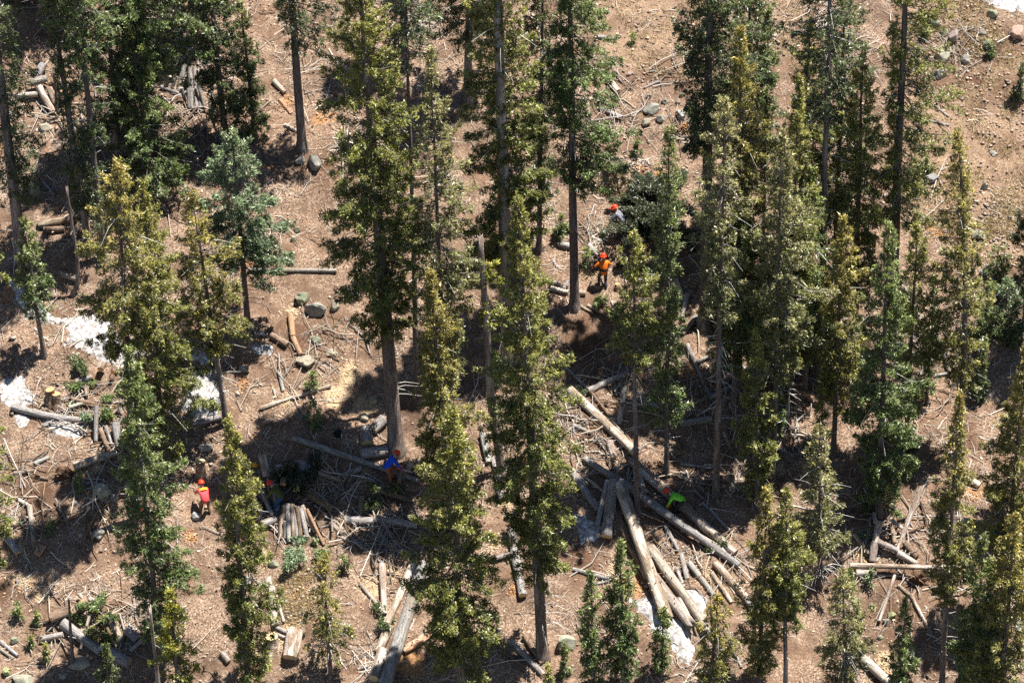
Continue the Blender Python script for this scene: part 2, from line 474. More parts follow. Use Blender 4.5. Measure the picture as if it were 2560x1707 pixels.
snow([('H', 1980, 990), ('H', 2120, 980), ('H', 2230, 1060), ('H', 2352, 1150), ('I', 90, 1330), ('I', 60, 1440), ('H', 2330, 1420), ('H', 2250, 1240), ('H', 2110, 1150)],
     'long snow tongue below the big pale fallen trunks')
snow([('I', 20, 930), ('I', 100, 930), ('I', 160, 1000), ('I', 140, 1090), ('I', 60, 1040)], 'snow sliver showing between the pale fallen trunks', 0.1)
snow([('C', 2020, -60), ('C', 2352, -60), ('C', 2500, 20), ('C', 2400, 110), ('C', 2280, 70), ('C', 2120, 20)], 'snow bank in the upper right corner')
snow([('G', 1890, 70), ('G', 1980, 50), ('G', 2130, 60), ('G', 2150, 110), ('G', 2060, 90), ('G', 1950, 90)], 'shaded snow strip behind the dark brush heap and leaning poles')
snow([('I', 2300, 1090), ('I', 2420, 1060), ('I', 2420, 1190), ('I', 2320, 1170)], 'blue shaded snow at the lower right edge')

# ------------------------------------------------------------------ trees
PAL = {  # needle colours: (main, second, tip)
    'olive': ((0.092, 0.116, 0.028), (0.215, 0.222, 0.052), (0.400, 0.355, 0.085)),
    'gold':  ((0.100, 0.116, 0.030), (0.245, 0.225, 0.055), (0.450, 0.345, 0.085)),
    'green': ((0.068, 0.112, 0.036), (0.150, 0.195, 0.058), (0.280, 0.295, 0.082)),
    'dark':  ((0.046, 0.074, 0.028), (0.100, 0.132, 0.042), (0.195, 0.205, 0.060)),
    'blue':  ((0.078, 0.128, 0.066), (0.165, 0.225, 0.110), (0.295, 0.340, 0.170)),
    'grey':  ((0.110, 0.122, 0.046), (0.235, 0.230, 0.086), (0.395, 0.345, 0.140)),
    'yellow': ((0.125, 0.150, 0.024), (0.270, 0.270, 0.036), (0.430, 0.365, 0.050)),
    'brush': ((0.030, 0.042, 0.020), (0.058, 0.070, 0.030), (0.095, 0.095, 0.045)),  # dark needle green with the shade over the heaps painted into it
}
def unit(a):
    return a / (np.linalg.norm(a, axis=-1, keepdims=True) + 1e-9)
def needles(rng, pos, out, lat, pal, t, ne=8, lsz=1.0):
    """tufts of small needle sprays: pos, out, lat (n,3); t (n,) 0 at the tree's top"""
    n = len(pos)
    main, sec, tip = (np.array(c) for c in PAL[pal])
    pick = rng.rand(n)
    c = main[None] * (1 - pick[:, None]) + sec[None] * pick[:, None]
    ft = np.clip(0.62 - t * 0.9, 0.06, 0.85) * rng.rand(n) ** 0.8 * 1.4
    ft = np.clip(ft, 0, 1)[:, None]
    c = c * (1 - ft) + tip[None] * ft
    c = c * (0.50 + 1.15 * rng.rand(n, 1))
    dead = rng.rand(n) < 0.035
    c[dead] = np.array([0.20, 0.165, 0.125]) * (0.7 + 0.6 * rng.rand(dead.sum(), 1))
    P = np.repeat(pos, ne, 0) + rng.normal(0, 0.045 * lsz, (n * ne, 3))
    D = unit(np.repeat(out, ne, 0) * 0.55 + np.repeat(lat, ne, 0) * 0.45 + rng.normal(0, 0.60, (n * ne, 3)) + np.array([0, 0, 0.02]))
    S = unit(np.cross(D, rng.normal(0, 0.55, (n * ne, 3)) + np.array([0, 0, 1.0])))
    sz = np.repeat(0.8 + 0.5 * rng.rand(n, 1), ne, 0) * lsz
    l = (0.07 + 0.09 * rng.rand(n * ne, 1)) * sz
    w = (0.017 + 0.017 * rng.rand(n * ne, 1)) * sz
    V = np.stack([P + S * w, P + D * l, P - S * w], 1).reshape(-1, 3)
    F = np.arange(len(V)).reshape(-1, 3)
    C = np.repeat(np.repeat(c, ne, 0) * (0.85 + 0.3 * rng.rand(n * ne, 1)), 3, 0)
    return V, F, C
def spruce_parts(rng, Ht, cb, R, pal, dens=1.0, side=0.0, lean=(0, 0), shape='column', dead=10, rt=0.2, deadlow=0.6, front=0.0):
    cb = min(cb + 0.25 * R, Ht - 0.4)
    span = max(0.5, Ht - cb)
    nb = max(12, int(19.0 * span * (0.75 + 0.25 * dens)))
    z = cb + span * (np.arange(nb) + rng.rand(nb)) / nb
    t = (Ht - z) / span
    if shape == 'cone':
        pr = 0.06 + 0.94 * t ** 0.85
    elif shape == 'round':
        pr = 0.10 + 0.9 * np.clip(t / 0.75, 0, 1) ** 0.75 * (1 - 0.35 * np.clip((t - 0.75) / 0.25, 0, 1))
    elif shape == 'thin':
        pr = 0.15 + 0.85 * np.clip(t / 0.5, 0, 1) ** 0.7 * (0.6 + 0.4 * rng.rand(nb))
    else:
        pr = 0.05 + 0.95 * np.clip(t / 0.60, 0, 1) ** 0.85 * (1 - 0.40 * np.clip((t - 0.65) / 0.35, 0, 1))
    az = rng.rand(nb) * 2 * np.pi
    lump = 1 + 0.28 * vn(az * 1.6 + rng.rand() * 50, z * 0.9 + rng.rand() * 50)
    cam_side = np.clip(-np.sin(az), 0, 1)
    L = R * pr * (0.66 + 0.74 * rng.rand(nb) ** 1.7) * (1 - front * cam_side) * lump * (1 + side * np.cos(az))
    L = np.clip(L, 0.10, None)
    e0 = 0.60 - 1.05 * np.clip(t / 0.5, 0, 1) + rng.normal(0, 0.12, nb)
    dh = np.stack([np.cos(az), np.sin(az), 0 * az], -1)
    sd = np.stack([-np.sin(az), np.cos(az), 0 * az], -1)
    lx, ly = lean
    base = np.stack([lx * z / Ht, ly * z / Ht, z], -1)
    def path(i, s):
        s = s[:, None]
        return base[i] + dh[i] * L[i][:, None] * s * np.cos(e0[i])[:, None] + np.array([0, 0, 1.0]) * (L[i][:, None] * (np.sin(e0[i])[:, None] * s + 0.22 * s * s))
    # tufts
    nt = np.maximum(4, (L * 18.6 * dens * (1 + 0.10 * L)).astype(int))
    bi = np.repeat(np.arange(nb), nt)
    m = len(bi)
    s = 0.10 + 0.92 * np.sqrt(rng.rand(m))
    u = rng.rand(m) * 2 - 1
    wid = 0.24 * L[bi] * (1.08 - s) + 0.07
    p = path(bi, s) + sd[bi] * (u * wid)[:, None] + np.array([0, 0, 1.0]) * (-0.30 * np.abs(u) * wid + rng.normal(0, 0.045, m) - 0.26 * rng.rand(m) ** 1.6 * np.clip(t[bi] * 4, 0.1, 1))[:, None]
    out = dh[bi] * np.cos(e0[bi])[:, None] + np.array([0, 0, 1.0]) * (np.sin(e0[bi]) + 0.3)[:, None]
    lat = sd[bi] * np.sign(u)[:, None] * (1.1 - s)[:, None]
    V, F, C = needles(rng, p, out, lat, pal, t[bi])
    # branch wood
    ss = np.linspace(0, 0.93, 3)
    idx = np.arange(nb)
    BP = np.stack([path(idx, np.full(nb, q)) for q in ss], 1)
    BR = (0.008 + 0.011 * L)[:, None] * np.array([1.0, 0.7, 0.2])[None]
    g = 0.6 + 0.8 * rng.rand(nb, 1)
    BC = np.array([[0.17, 0.145, 0.125]]) * g
    # bare dead branches, on the lower trunk and inside the crown
    nd = dead
    if nd:
        zl = cb * (1 - deadlow * rng.rand(nd)) if cb > 1.5 else cb + span * 0.3 * rng.rand(nd)
        k = rng.rand(nd) < 0.45
        zl = np.where(k, cb + span * 0.75 * rng.rand(nd), zl)
        za = rng.rand(nd) * 2 * np.pi
        Ld = (0.35 + 0.75 * rng.rand(nd)) * min(R, 1.6)
        Ld = np.where(k, Ld * 1.25, Ld)
        d2 = np.stack([np.cos(za), np.sin(za), 0 * za], -1)
        DP = []
        for q in ss:
            off = rng.normal(0, 0.05, (nd, 3)) * q
            DP.append(np.stack([lx * zl / Ht, ly * zl / Ht, zl], -1) + d2 * (Ld * q)[:, None] + np.array([0, 0, 1.0]) * (-0.32 * Ld * q * q + 0.10 * Ld * q)[:, None] + off)
        DP = np.stack(DP, 1)
        DR = np.full((nd, 1), 0.015) * np.array([[1.3, 0.9, 0.4]])
        DC = np.array([[0.52, 0.49, 0.45]]) * (0.65 + 0.5 * rng.rand(nd, 1))
        BP = np.concatenate([BP, DP]); BR = np.concatenate([BR, DR]); BC = np.concatenate([BC, DC])
    WV, WF, WC = tubes(BP, BR, 3, BC)
    return (V, F, C), (WV, WF, WC)
def trunk_mesh(rng, Ht, r0, lean=(0, 0), bend=0.0, sides=11, flare=0.45, broken=False, pts=None):
    n = 18
    zs = np.concatenate([[-0.35, 0.0, 0.15, 0.4, 0.8], np.linspace(1.4, Ht * (1 if broken else 0.985), n)]) if Ht > 3 else np.linspace(-0.2, Ht * 0.98, 8)
    k = np.clip(zs / Ht, 0, 1)
    if pts is None:
        cx = lean[0] * k + bend * np.sin(k * math.pi) + 0.03 * vn(zs * 0.5 + rng.rand() * 90, zs * 0)
        cy = lean[1] * k + 0.03 * vn(zs * 0.5 + rng.rand() * 90, zs * 0)
    else:
        cx = np.interp(zs, [q[1] for q in pts], [q[0] for q in pts]); cy = 0 * cx
    r = r0 * ((1 - k) ** 0.62 if not broken else (1 - 0.40 * k))
    r = np.maximum(r, 0.012)
    r = r * (1 + flare * np.exp(-np.clip(zs, 0, None) / 0.35))
    a = np.arange(sides) * 2 * np.pi / sides
    V = []
    ph = rng.rand() * 6
    for i, z in enumerate(zs):
        fl = 1 + 0.16 * np.exp(-max(z, 0) / 0.4) * np.cos(5 * a + ph) + 0.05 * (rng.rand(sides) - 0.5)
        V.append(np.stack([cx[i] + r[i] * fl * np.cos(a), cy[i] + r[i] * fl * np.sin(a), np.full(sides, z)], -1))
    if broken:
        V[-1][:, 2] += rng.rand(sides) * 0.35
    V.append(np.array([[cx[-1], cy[-1], zs[-1] + (0.05 if broken else 0.04)]]).repeat(sides, 0) + (V[-1] - [cx[-1], cy[-1], zs[-1]]) * 0.05 * [1, 1, 0])
    V = np.concatenate(V)
    m = len(zs) + 1
    idx = np.arange(m * sides).reshape(m, sides)
    F = np.stack([idx[:-1], np.roll(idx[:-1], -1, 1), np.roll(idx[1:], -1, 1), idx[1:]], -1).reshape(-1, 4)
    return np_mesh('trunk', V, F, smooth=True)
def merge(parts):
    Vs, Fs, Cs, o = [], [], [], 0
    for V, F, C in parts:
        Vs.append(V); Fs.append(F + o); Cs.append(C); o += len(V)
    return np.concatenate(Vs), np.concatenate(Fs), np.concatenate(Cs)
TREE_N = [0]
def tree(bx, by, tx, ty, cby, rpx, dpx, pal, label, dens=1.0, side=0.0, shape='column', dead=16, name='spruce_tree', cat='tree', bark=1.0, bend=0.0, group=None, extra=None, front=0.0, snapped=False):
    TREE_N[0] += 1
    rng = np.random.RandomState(100 + TREE_N[0])
    b = hit(bx, by)
    s = proj(b)[2]
    Ht = height_at(b, ty); cb = max(0.15, height_at(b, cby))
    lean = ((tx - bx) / s, 0.0)
    root = empty(name, b)
    tag(root, label, cat, group or 'standing conifers on the slope')
    r0 = max(0.02, dpx / s / 2)
    tr = link('trunk', trunk_mesh(rng, Ht, r0, lean, bend, broken=snapped), M['trunk'], root)
    v = bark * (0.85 + 0.3 * rng.rand())
    tr.color = (v, v * (0.96 + 0.05 * rng.rand()), v * (0.94 + 0.08 * rng.rand()), 1)
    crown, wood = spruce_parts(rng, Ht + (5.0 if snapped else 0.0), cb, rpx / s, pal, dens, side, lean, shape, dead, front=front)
    if extra:      # additional lower foliage tufts: (y pixel, radius px, azimuth)
        add = []
        for (ey, er, side_) in extra:
            c2, w2 = spruce_parts(rng, height_at(b, ey - er), height_at(b, ey + er), er / s, pal, 1.1, 0.7 * side_, lean, 'round', 0)
            add.append(c2)
        crown = merge([crown] + add)
    link('crown', np_mesh('crown', *crown), M['leaf'], root)['kind'] = 'stuff'
    link('branchwork', np_mesh('branchwork', *wood), M['twig'], root)['kind'] = 'stuff'
    return root

T = tree
# back row and left side                                   base        top         crown-bottom radius trunk palette
T(55, 640, 20, -330, 500, 80, 31, 'dark', 'tall spruce with long bare grey trunk nearest the upper left edge', 0.6, 0.1, 'thin', 30, bark=1.2)
T(223, 632, 158, -260, 560, 64, 19, 'dark', 'dark slender spruce leaning left beside the cut log heap, upper left', 0.7, 0.6, 'thin', 20)
T(258, 652, 236, -260, 160, 98, 20, 'green', 'bare-stemmed spruce just left of the bright green fir, upper left', 0.7, 0.1, 'column', 26)
T(384, 372, 366, -420, 200, 140, 27, 'green', 'thick dark trunk spruce rising behind the bright green fir', 0.8, 0.4, 'column', 14)
T(383, 470, 350, 60, 452, 122, 15, 'green', 'bright green cone-shaped fir in the upper left', 0.95, 0.1, 'cone', 14, name='fir_tree')
T(622, 834, 602, 332, 690, 108, 17, 'blue', 'blue-green fir with rounded bushy crown left of the open slope', 1.15, 0.05, 'round', 18, name='fir_tree')
T(563, 360, 532, -300, 320, 74, 18, 'dark', 'dark narrow spruce between the bright green fir and the bare trunk', 0.9, 0.3, 'column', 14)
T(637, 352, 616, 2, 330, 62, 12, 'green', 'green spruce directly behind the blue-green fir', 0.85, 0.0, 'cone', 14)
T(755, 372, 730, -420, 130, 92, 24, 'dark', 'spruce with a clean bare trunk beside the orange rotten wood', 0.5, 0.55, 'column', 12)
T(340, 1302, 351, 406, 900, 104, 19, 'gold', 'tall golden-topped spruce with bare lower trunk, left side', 0.95, 0.0, 'column', 34)
T(412, 1165, 398, 450, 1130, 92, 17, 'olive', 'dense olive spruce pressed against the right of the golden-topped one', 1.0, 0.2, 'column', 14)
T(404, 1640, 372, 870, 1590, 94, 16, 'green', 'dense green spruce in front of the golden-topped one, twin leader', 1.0, 0.1, 'column', 18, extra=[(960, 30, 1)])
T(450, 1790, 445, 1475, 1760, 62, 13, 'yellow', 'yellow-green young spruce beside the bare grey pole at the bottom', 0.8, 0.1, 'column', 8)
T(565, 1062, 511, 482, 880, 92, 16, 'gold', 'golden spruce with slim grey lower trunk right of the snow', 0.85, 0.1, 'column', 36, bark=1.2)
T(622, 1735, 604, 1045, 1690, 68, 17, 'olive', 'full olive spruce standing between the red-shirted worker and leaning poles', 1.15, 0.3, 'column', 24)
T(110, 892, 87, 545, 800, 48, 13, 'green', 'small green fir with bare stem beside the left snow streak', 0.9, 0.1, 'column', 10, name='fir_tree')
T(-22, 1480, -18, 690, 1420, 66, 18, 'olive', 'olive spruce cut by the left edge, lower of two', 1.0, 0.1, 'column', 18)
T(-28, 940, -16, 480, 720, 58, 15, 'olive', 'olive spruce cut by the left edge, upper of two', 0.9, 0.1, 'column', 10)
T(990, 1122, 925, -120, 840, 128, 38, 'olive', 'massive spruce with thick bare base beside the blue-shirted worker', 1.15, 0.0, 'column', 40)
T(1044, 1012, 1030, -230, 160, 74, 15, 'dark', 'thin dark trunk behind the massive spruce, sparse top branches', 0.55, 0.1, 'column', 16)
T(1118, 1182, 1090, 126, 950, 84, 16, 'grey', 'straggly yellowish spruce right of the massive spruce', 0.8, 0.1, 'column', 44)
T(1128, 1330, 1084, 680, 1270, 78, 16, 'gold', 'golden pointed spruce left of the bent dead trunk', 1.05, 0.15, 'column', 18)
T(1152, 1745, 1140, 1020, 1680, 112, 20, 'olive', 'broad bright olive spruce in the lower middle foreground', 1.2, 0.0, 'column', 26)
T(1272, 932, 1246, 8, 740, 124, 36, 'olive', 'big spruce with exposed pale grey trunk at top centre', 1.25, 0.05, 'column', 40, bark=2.2, front=0.88, snapped=True)
T(1358, 1642, 1292, 495, 1450, 104, 30, 'olive', 'tallest olive spruce in the centre, its trunk base near the bottom', 1.15, 0.05, 'column', 46)
T(1436, 768, 1410, -300, 480, 98, 24, 'green', 'green spruce with bare lower trunk beside the orange-shirted worker', 1.0, 0.45, 'column', 22)
T(1348, 628, 1356, -190, 520, 56, 14, 'dark', 'slender dark spruce between the grey-trunk spruce and its right neighbour', 0.85, -0.1, 'column', 18)
T(1592, 1282, 1568, 582, 920, 74, 15, 'olive', 'small-crowned spruce with thin bare trunk beside the log pile', 0.95, 0.1, 'column', 22)
T(1667, 1187, 1650, 322, 1060, 60, 13, 'green', 'narrow spruce in front of the dark brush heap', 0.7, 0.0, 'thin', 24)
T(1762, 818, 1742, -320, 400, 110, 32, 'dark', 'thick dark trunk spruce right of the dark brush heap', 0.95, 0.2, 'column', 24)
T(1790, 1242, 1776, 250, 800, 76, 18, 'grey', 'thin grey spruce with dead silvery branches in front of the thick trunk', 0.6, 0.0, 'thin', 70)
T(1848, 972, 1817, 70, 780, 88, 16, 'gold', 'golden spruce right of the thick dark trunk', 1.0, 0.0, 'column', 22)
T(1906, 702, 1894, 22, 330, 27, 10, 'green', 'pencil-thin spruce between golden spruce and drooping dark spruce', 0.8, 0.0, 'thin', 10)
T(1932, 1207, 1915, 330, 960, 84, 14, 'grey', 'greyish-green spruce with slim trunk in the right thicket', 0.85, 0.1, 'column', 34)
T(1965, 1062, 1956, 190, 920, 64, 13, 'olive', 'narrow olive spruce with straight trunk before the black shade', 0.95, 0.0, 'column', 20)
T(2050, 912, 2018, -330, 330, 98, 20, 'dark', 'dark spruce with drooping half-bare branches at top right', 0.5, -0.1, 'column', 60)
T(2137, 872, 2114, 132, 760, 90, 18, 'olive', 'broad pointed olive spruce in front of the two dark trunks, upper right', 1.05, 0.0, 'column', 24)
T(2226, 878, 2200, -330, 560, 88, 28, 'olive', 'one-sided spruce with thick black trunk beside the open grassy slope', 0.75, 0.55, 'column', 60, bark=0.75)
T(2084, 1137, 2074, 544, 1030, 70, 14, 'gold', 'golden narrow spruce with bare trunk in the right thicket', 1.0, 0.2, 'column', 18)
T(2196, 1290, 2176, 560, 1270, 84, 18, 'green', 'dense dark green spruce left of the X-shaped fallen logs', 1.1, 0.05, 'column', 18)
T(2393, 1142, 2334, 330, 960, 72, 19, 'gold', 'golden spruce with crooked top on the grassy slope, right', 0.8, 0.1, 'column', 30, bend=0.35)
T(2318, 1012, 2312, 690, 985, 24, 8, 'green', 'very thin young spruce between crossing logs, right side', 0.8, 0.0, 'thin', 8)
T(2352, 1735, 2340, 985, 1500, 54, 16, 'gold', 'golden-tipped narrow spruce with pale bare trunk, lower right', 0.95, 0.0, 'column', 26, bark=1.3)
T(2502, 1560, 2506, 865, 1480, 82, 17, 'gold', 'large golden spruce near the right edge', 1.1, 0.0, 'column', 24)
T(2497, 1830, 2490, 1285, 1790, 84, 16, 'gold', 'golden spruce in the lower right corner', 1.1, 0.0, 'column', 14)
T(1895, 1262, 1872, 826, 1240, 52, 13, 'olive', 'short olive spruce filling the gap between two bare trunks', 1.05, 0.0, 'column', 12)
T(2050, 1152, 2047, 906, 1080, 20, 5, 'olive', 'spindly sapling in front of the deep black shade', 0.5, 0.0, 'thin', 4, name='young_spruce')
T(1898, 1730, 1894, 1222, 1680, 64, 13, 'gold', 'golden spruce with pointed top, left of a close pair, lower right', 1.0, 0.0, 'column', 18)
T(1964, 1732, 1941, 1226, 1560, 58, 13, 'olive', 'yellow-olive spruce, right of a close pair, slim bare trunk', 1.0, 0.0, 'column', 22, bark=1.2)
T(2051, 1467, 2028, 1071, 1400, 76, 13, 'grey', 'pale twiggy spruce left of the crossed log heap', 0.7, 0.0, 'round', 70)
T(2116, 1770, 2088, 1425, 1720, 78, 13, 'grey', 'brownish twiggy spruce at the bottom right of centre', 0.9, 0.0, 'column', 60)
T(1770, 1790, 1786, 1488, 1750, 66, 12, 'gold', 'short golden spruce below the snow tongue, bottom edge', 0.9, 0.0, 'column', 30)
T(1482, 1765, 1472, 1428, 1720, 42, 11, 'green', 'slim pointed green spruce, left of two young ones at the bottom centre', 1.0, 0.0, 'column', 8)
T(1562, 1725, 1542, 1354, 1690, 54, 12, 'green', 'bushier green spruce, right of two young ones at the bottom centre', 1.1, 0.0, 'column', 10)
T(1655, 1690, 1652, 1518, 1675, 30, 7, 'green', 'little green spruce beside the snow tongue', 1.0, 0.0, 'column', 4, name='young_spruce')
T(826, 1692, 820, 1388, 1640, 66, 12, 'gold', 'golden half-bare spruce beside the big sawn block, bottom left', 0.6, 0.0, 'column', 50)
T(282, 1790, 276, 1610, 1780, 46, 9, 'dark', 'dark little fir at the bottom edge below the log heap', 1.1, 0.0, 'cone', 4, name='young_fir')
T(2575, 720, 2562, 430, 700, 44, 11, 'dark', 'dark fir cut by the right edge above the young firs', 1.0, -0.1, 'column', 10)
T(2600, 1330, 2590, 690, 1250, 84, 18, 'olive', 'olive spruce cut by the right edge, mid height', 1.0, -0.1, 'column', 14)
T(2240, 1780, 2246, 1500, 1760, 40, 9, 'green', 'low green spruce at the bottom edge left of the leaning dead trunk', 0.9, 0.0, 'column', 6)
T(2440, 1800, 2420, 1340, 1760, 70, 14, 'green', 'shaded green spruce behind the lower right golden one', 1.0, 0.0, 'column', 10)
T(2660, 900, 2650, 120, 700, 80, 18, 'olive', 'unseen olive spruce added just outside the right edge', 0.9, 0.0, 'column', 10)  # out of view, added to cast shade in from the right
T(1170, 260, 1180, -520, 120, 110, 22, 'dark', 'dark spruce behind the grey-trunk spruce at the top edge', 0.8, 0.0, 'column', 10)
T(1010, 160, 1005, -420, 90, 80, 16, 'dark', 'dark sparse spruce at the top edge above the massive one', 0.5, 0.0, 'column', 10)
T(40, 20, 55, -500, 20, 110, 22, 'dark', 'shaded spruce in the extreme upper left corner', 0.9, 0.0, 'column', 10)
T(150, 70, 140, -420, 60, 90, 16, 'green', 'green spruce behind the log heap at the upper left edge', 0.8, 0.0, 'column', 10)
T(1862, 622, 1850, -160, 480, 92, 17, 'dark', 'dark spruce at the back of the right thicket, behind the golden spruce', 0.85, 0.0, 'column', 16)
T(1985, 762, 1992, 50, 640, 78, 15, 'olive', 'olive spruce at the back of the right thicket, before the drooping one', 0.9, 0.0, 'column', 18)
T(2086, 702, 2072, -70, 560, 84, 16, 'dark', 'dark spruce wedged between drooping spruce and broad pointed one', 0.85, 0.0, 'column', 20)
T(1832, 1012, 1838, 500, 930, 74, 13, 'green', 'green spruce in the right thicket between two bare grey trunks', 0.95, 0.0, 'column', 14)
T(2012, 982, 2002, 420, 900, 72, 13, 'green', 'green spruce in the right thicket above the black shade', 0.95, 0.0, 'column', 14)
T(2262, 1120, 2256, 560, 1040, 66, 13, 'olive', 'olive spruce right of the dense dark green one', 0.8, 0.0, 'column', 20)
T(300, 425, 288, -260, 330, 96, 17, 'dark', 'dark spruce left of the bright green fir, upper left', 0.85, 0.0, 'column', 18)
T(486, 118, 476, -420, 60, 110, 18, 'green', 'green spruce at the top edge above the leaning stack', 0.75, 0.0, 'column', 14)
# young firs and shrubs
def young(c, x, y, hpx, rpx, pal, label, shape='cone', name='young_fir', dens=1.2):
    bx, by = at(c, x, y)
    T(bx, by, bx + 2, by - hpx * K, by - 0.04 * hpx * K, rpx * K * 0.75, 5, pal, label, dens * 0.8, 0, shape, 3, name=name, group='young firs and shrubs')
young('C', 1610, 440, 120, 70, 'green', 'round green shrub under the one-sided spruce, top right', 'round', 'fir_shrub')
young('C', 1668, 270, 80, 45, 'green', 'small green shrub left of the pinkish boulder', 'round', 'fir_shrub')
young('C', 2120, 385, 90, 50, 'green', 'small green shrub below the mossy rock, far right', 'round', 'fir_shrub')
young('C', 1140, 330, 110, 50, 'green', 'low dark green fir behind the broad pointed olive spruce', 'round', 'fir_shrub')
young('C', 525, 70, 110, 60, 'dark', 'dark shrub at the top edge above the pencil-thin spruce', 'round', 'fir_shrub')
young('C', 1680, 1165, 60, 40, 'green', 'tiny green shrub above the dark flat rock on the grassy slope', 'round', 'fir_shrub')
young('C', 1955, 1270, 130, 50, 'yellow', 'yellow-green fir tuft right of the crooked golden spruce', 'cone', 'fir_shrub')
young('D', 2140, 1110, 130, 90, 'green', 'green fir clump above the long thin log, centre left', 'round')
young('D', 2145, 1370, 170, 110, 'green', 'blue-green fir clump above the black backpack', 'round')
young('G', 545, 250, 130, 55, 'green', 'bright little fir beside the uprooted stump, left', 'cone')
young('G', 120, 1120, 120, 75, 'green', 'low sprawling green shrub at the lower left', 'round', 'fir_shrub', 0.6)
young('G', 240, 1160, 60, 40, 'green', 'tiny shrub between low sprawling shrub and log heap', 'round', 'fir_shrub')
young('G', 205, 1310, 70, 35, 'green', 'tiny fir left of the gnarled grey log', 'cone')
young('G', 340, 535, 60, 40, 'green', 'tiny fir beside the dark tree shadow, left', 'round', 'fir_shrub')
young('G', 320, 1420, 130, 50, 'olive', 'dry olive shrub below the gnarled grey log', 'round', 'fir_shrub', 0.5)
young('I', 1290, 890, 85, 48, 'blue', 'dark blue-green seedling below the horizontal pole', 'round')
young('I', 1160, 900, 120, 50, 'green', 'green seedling left of the short sawn log under the horizontal pole', 'cone')
young('F', 2160, 330, 210, 130, 'green', 'dome-shaped green fir on the right slope above split slabs', 'round')
young('F', 2080, 760, 380, 190, 'green', 'wide green fir right of the crooked spruce trunk', 'round')
young('F', 2220, 650, 300, 190, 'blue', 'shaded blue-green fir below the split orange slabs', 'round')
young('F', 2330, 800, 430, 210, 'dark', 'dark bushy fir against the right edge', 'round')
young('F', 2040, 1180, 420, 110, 'green', 'green fir hugging the right of the crooked spruce trunk', 'cone')
young('F', 1560, 620, 200, 90, 'green', 'grey-green fir bush below the pale tilted log', 'round', 'fir_shrub', 0.8)
young('F', 1650, 250, 180, 100, 'olive', 'olive bush between pale tilted log and crooked spruce', 'round', 'fir_shrub', 0.7)
young('F', 360, 700, 460, 150, 'dark', 'shaded fir right of the thin grey spruce trunk', 'cone')
young('F', 820, 760, 200, 110, 'olive', 'lone olive branch clump before the black shade', 'round')
young('F', 660, 1400, 380, 100, 'green', 'narrow green fir beside slim trunk, right thicket', 'cone')
young('E', 1500, 90, 170, 70, 'green', 'green undergrowth fir behind the bare trunk near the orange-shirted worker', 'round')
young('E', 1680, 260, 120, 60, 'green', 'small fir left of the orange-shirted worker', 'round', 'fir_shrub', 0.8)
young('H', 30, 800, 110, 60, 'green', 'low green fir left of the upright grey log, lower left', 'round')
young('H', 1530, 1520, 220, 70, 'green', 'green sapling at the bottom left of two young spruces', 'cone')
young('H', 1420, 1600, 160, 70, 'olive', 'olive sapling at the bottom edge near the tallest spruce', 'cone')
young('C', 2320, 690, 250, 70, 'dark', 'dark bushy fir at right edge of the grassy slope', 'round')
young('B', 1990, 300, 40, 30, 'green', 'tiny green tuft on bare slope near the top', 'round', 'fir_shrub')
young('B', 2030, 1060, 90, 60, 'green', 'low green tuft left of narrow spruce on the slope', 'round', 'fir_shrub', 0.7)
young('I', 1230, 1200, 110, 35, 'green', 'slim seedling right of the brownish twiggy spruce', 'cone')
young('I', 1570, 140, 110, 80, 'green', 'shaded fir above the tall mottled leaning pole', 'round', 'young_fir', 0.7)

# dead standing stems
def snag(pts, dia, label, bark=1.3, name='dead_trunk', stubs=8, side_foliage=None, cat='dead tree'):
    """pts: (region, x, y) from the base up; a leaning or bent bare stem"""
    rng = np.random.RandomState(int(pts[0][1]) + 7)
    pp = [at(*q) for q in pts]
    b = hit(*pp[0]); s = proj(b)[2]
    z = [(0.0 if i == 0 else height_at(b, q[1])) for i, q in enumerate(pp)]
    x = [(q[0] - pp[0][0]) / s for q in pp]
    root = empty(name, b)
    tag(root, label, cat, 'dead standing stems')
    tr = link('trunk', trunk_mesh(rng, z[-1], dia * K / s / 2, broken=True, pts=list(zip([x[0]] + x, [-0.4] + z))), M['trunk'], root)
    tr.color = (bark, bark * 0.98, bark * 0.96, 1)
    if stubs:
        zz = z[-1] * (0.1 + 0.85 * rng.rand(stubs)); aa = rng.rand(stubs) * 6.28; ll = 0.2 + 0.5 * rng.rand(stubs)
        cx = np.interp(zz, z, x)
        d = np.stack([np.cos(aa), np.sin(aa), 0.2 * rng.normal(0, 1, stubs)], -1)
        P = np.stack([np.stack([cx, 0 * cx, zz], -1) + d * (ll * q)[:, None] for q in (0, 0.5, 1.0)], 1)
        V, F, C = tubes(P, np.tile([[0.02, 0.015, 0.006]], (stubs, 1)), 3, np.tile([[0.3, 0.27, 0.24]], (stubs, 1)))
        link('branchwork', np_mesh('branchwork', V, F, C), M['twig'], root)['kind'] = 'stuff'
    if side_foliage:
        parts = []
        for (q, hp, rp, pal) in side_foliage:
            qx, qy = at(*q)
            zc = height_at(b, qy)
            hh = hp * K / s
            (V, F, C), _ = spruce_parts(rng, zc + hh, max(0.2, zc - hh), rp * K / s, pal, 1.0, 0.7, (0, 0), 'round', 0)
            V = V + np.array([(qx - pp[0][0]) / s - 0.6 * rp * K / s, 0, 0])
            parts.append((V, F, C))
        link('crown', np_mesh('crown', *merge(parts)), M['leaf'], root)['kind'] = 'stuff'
    return root
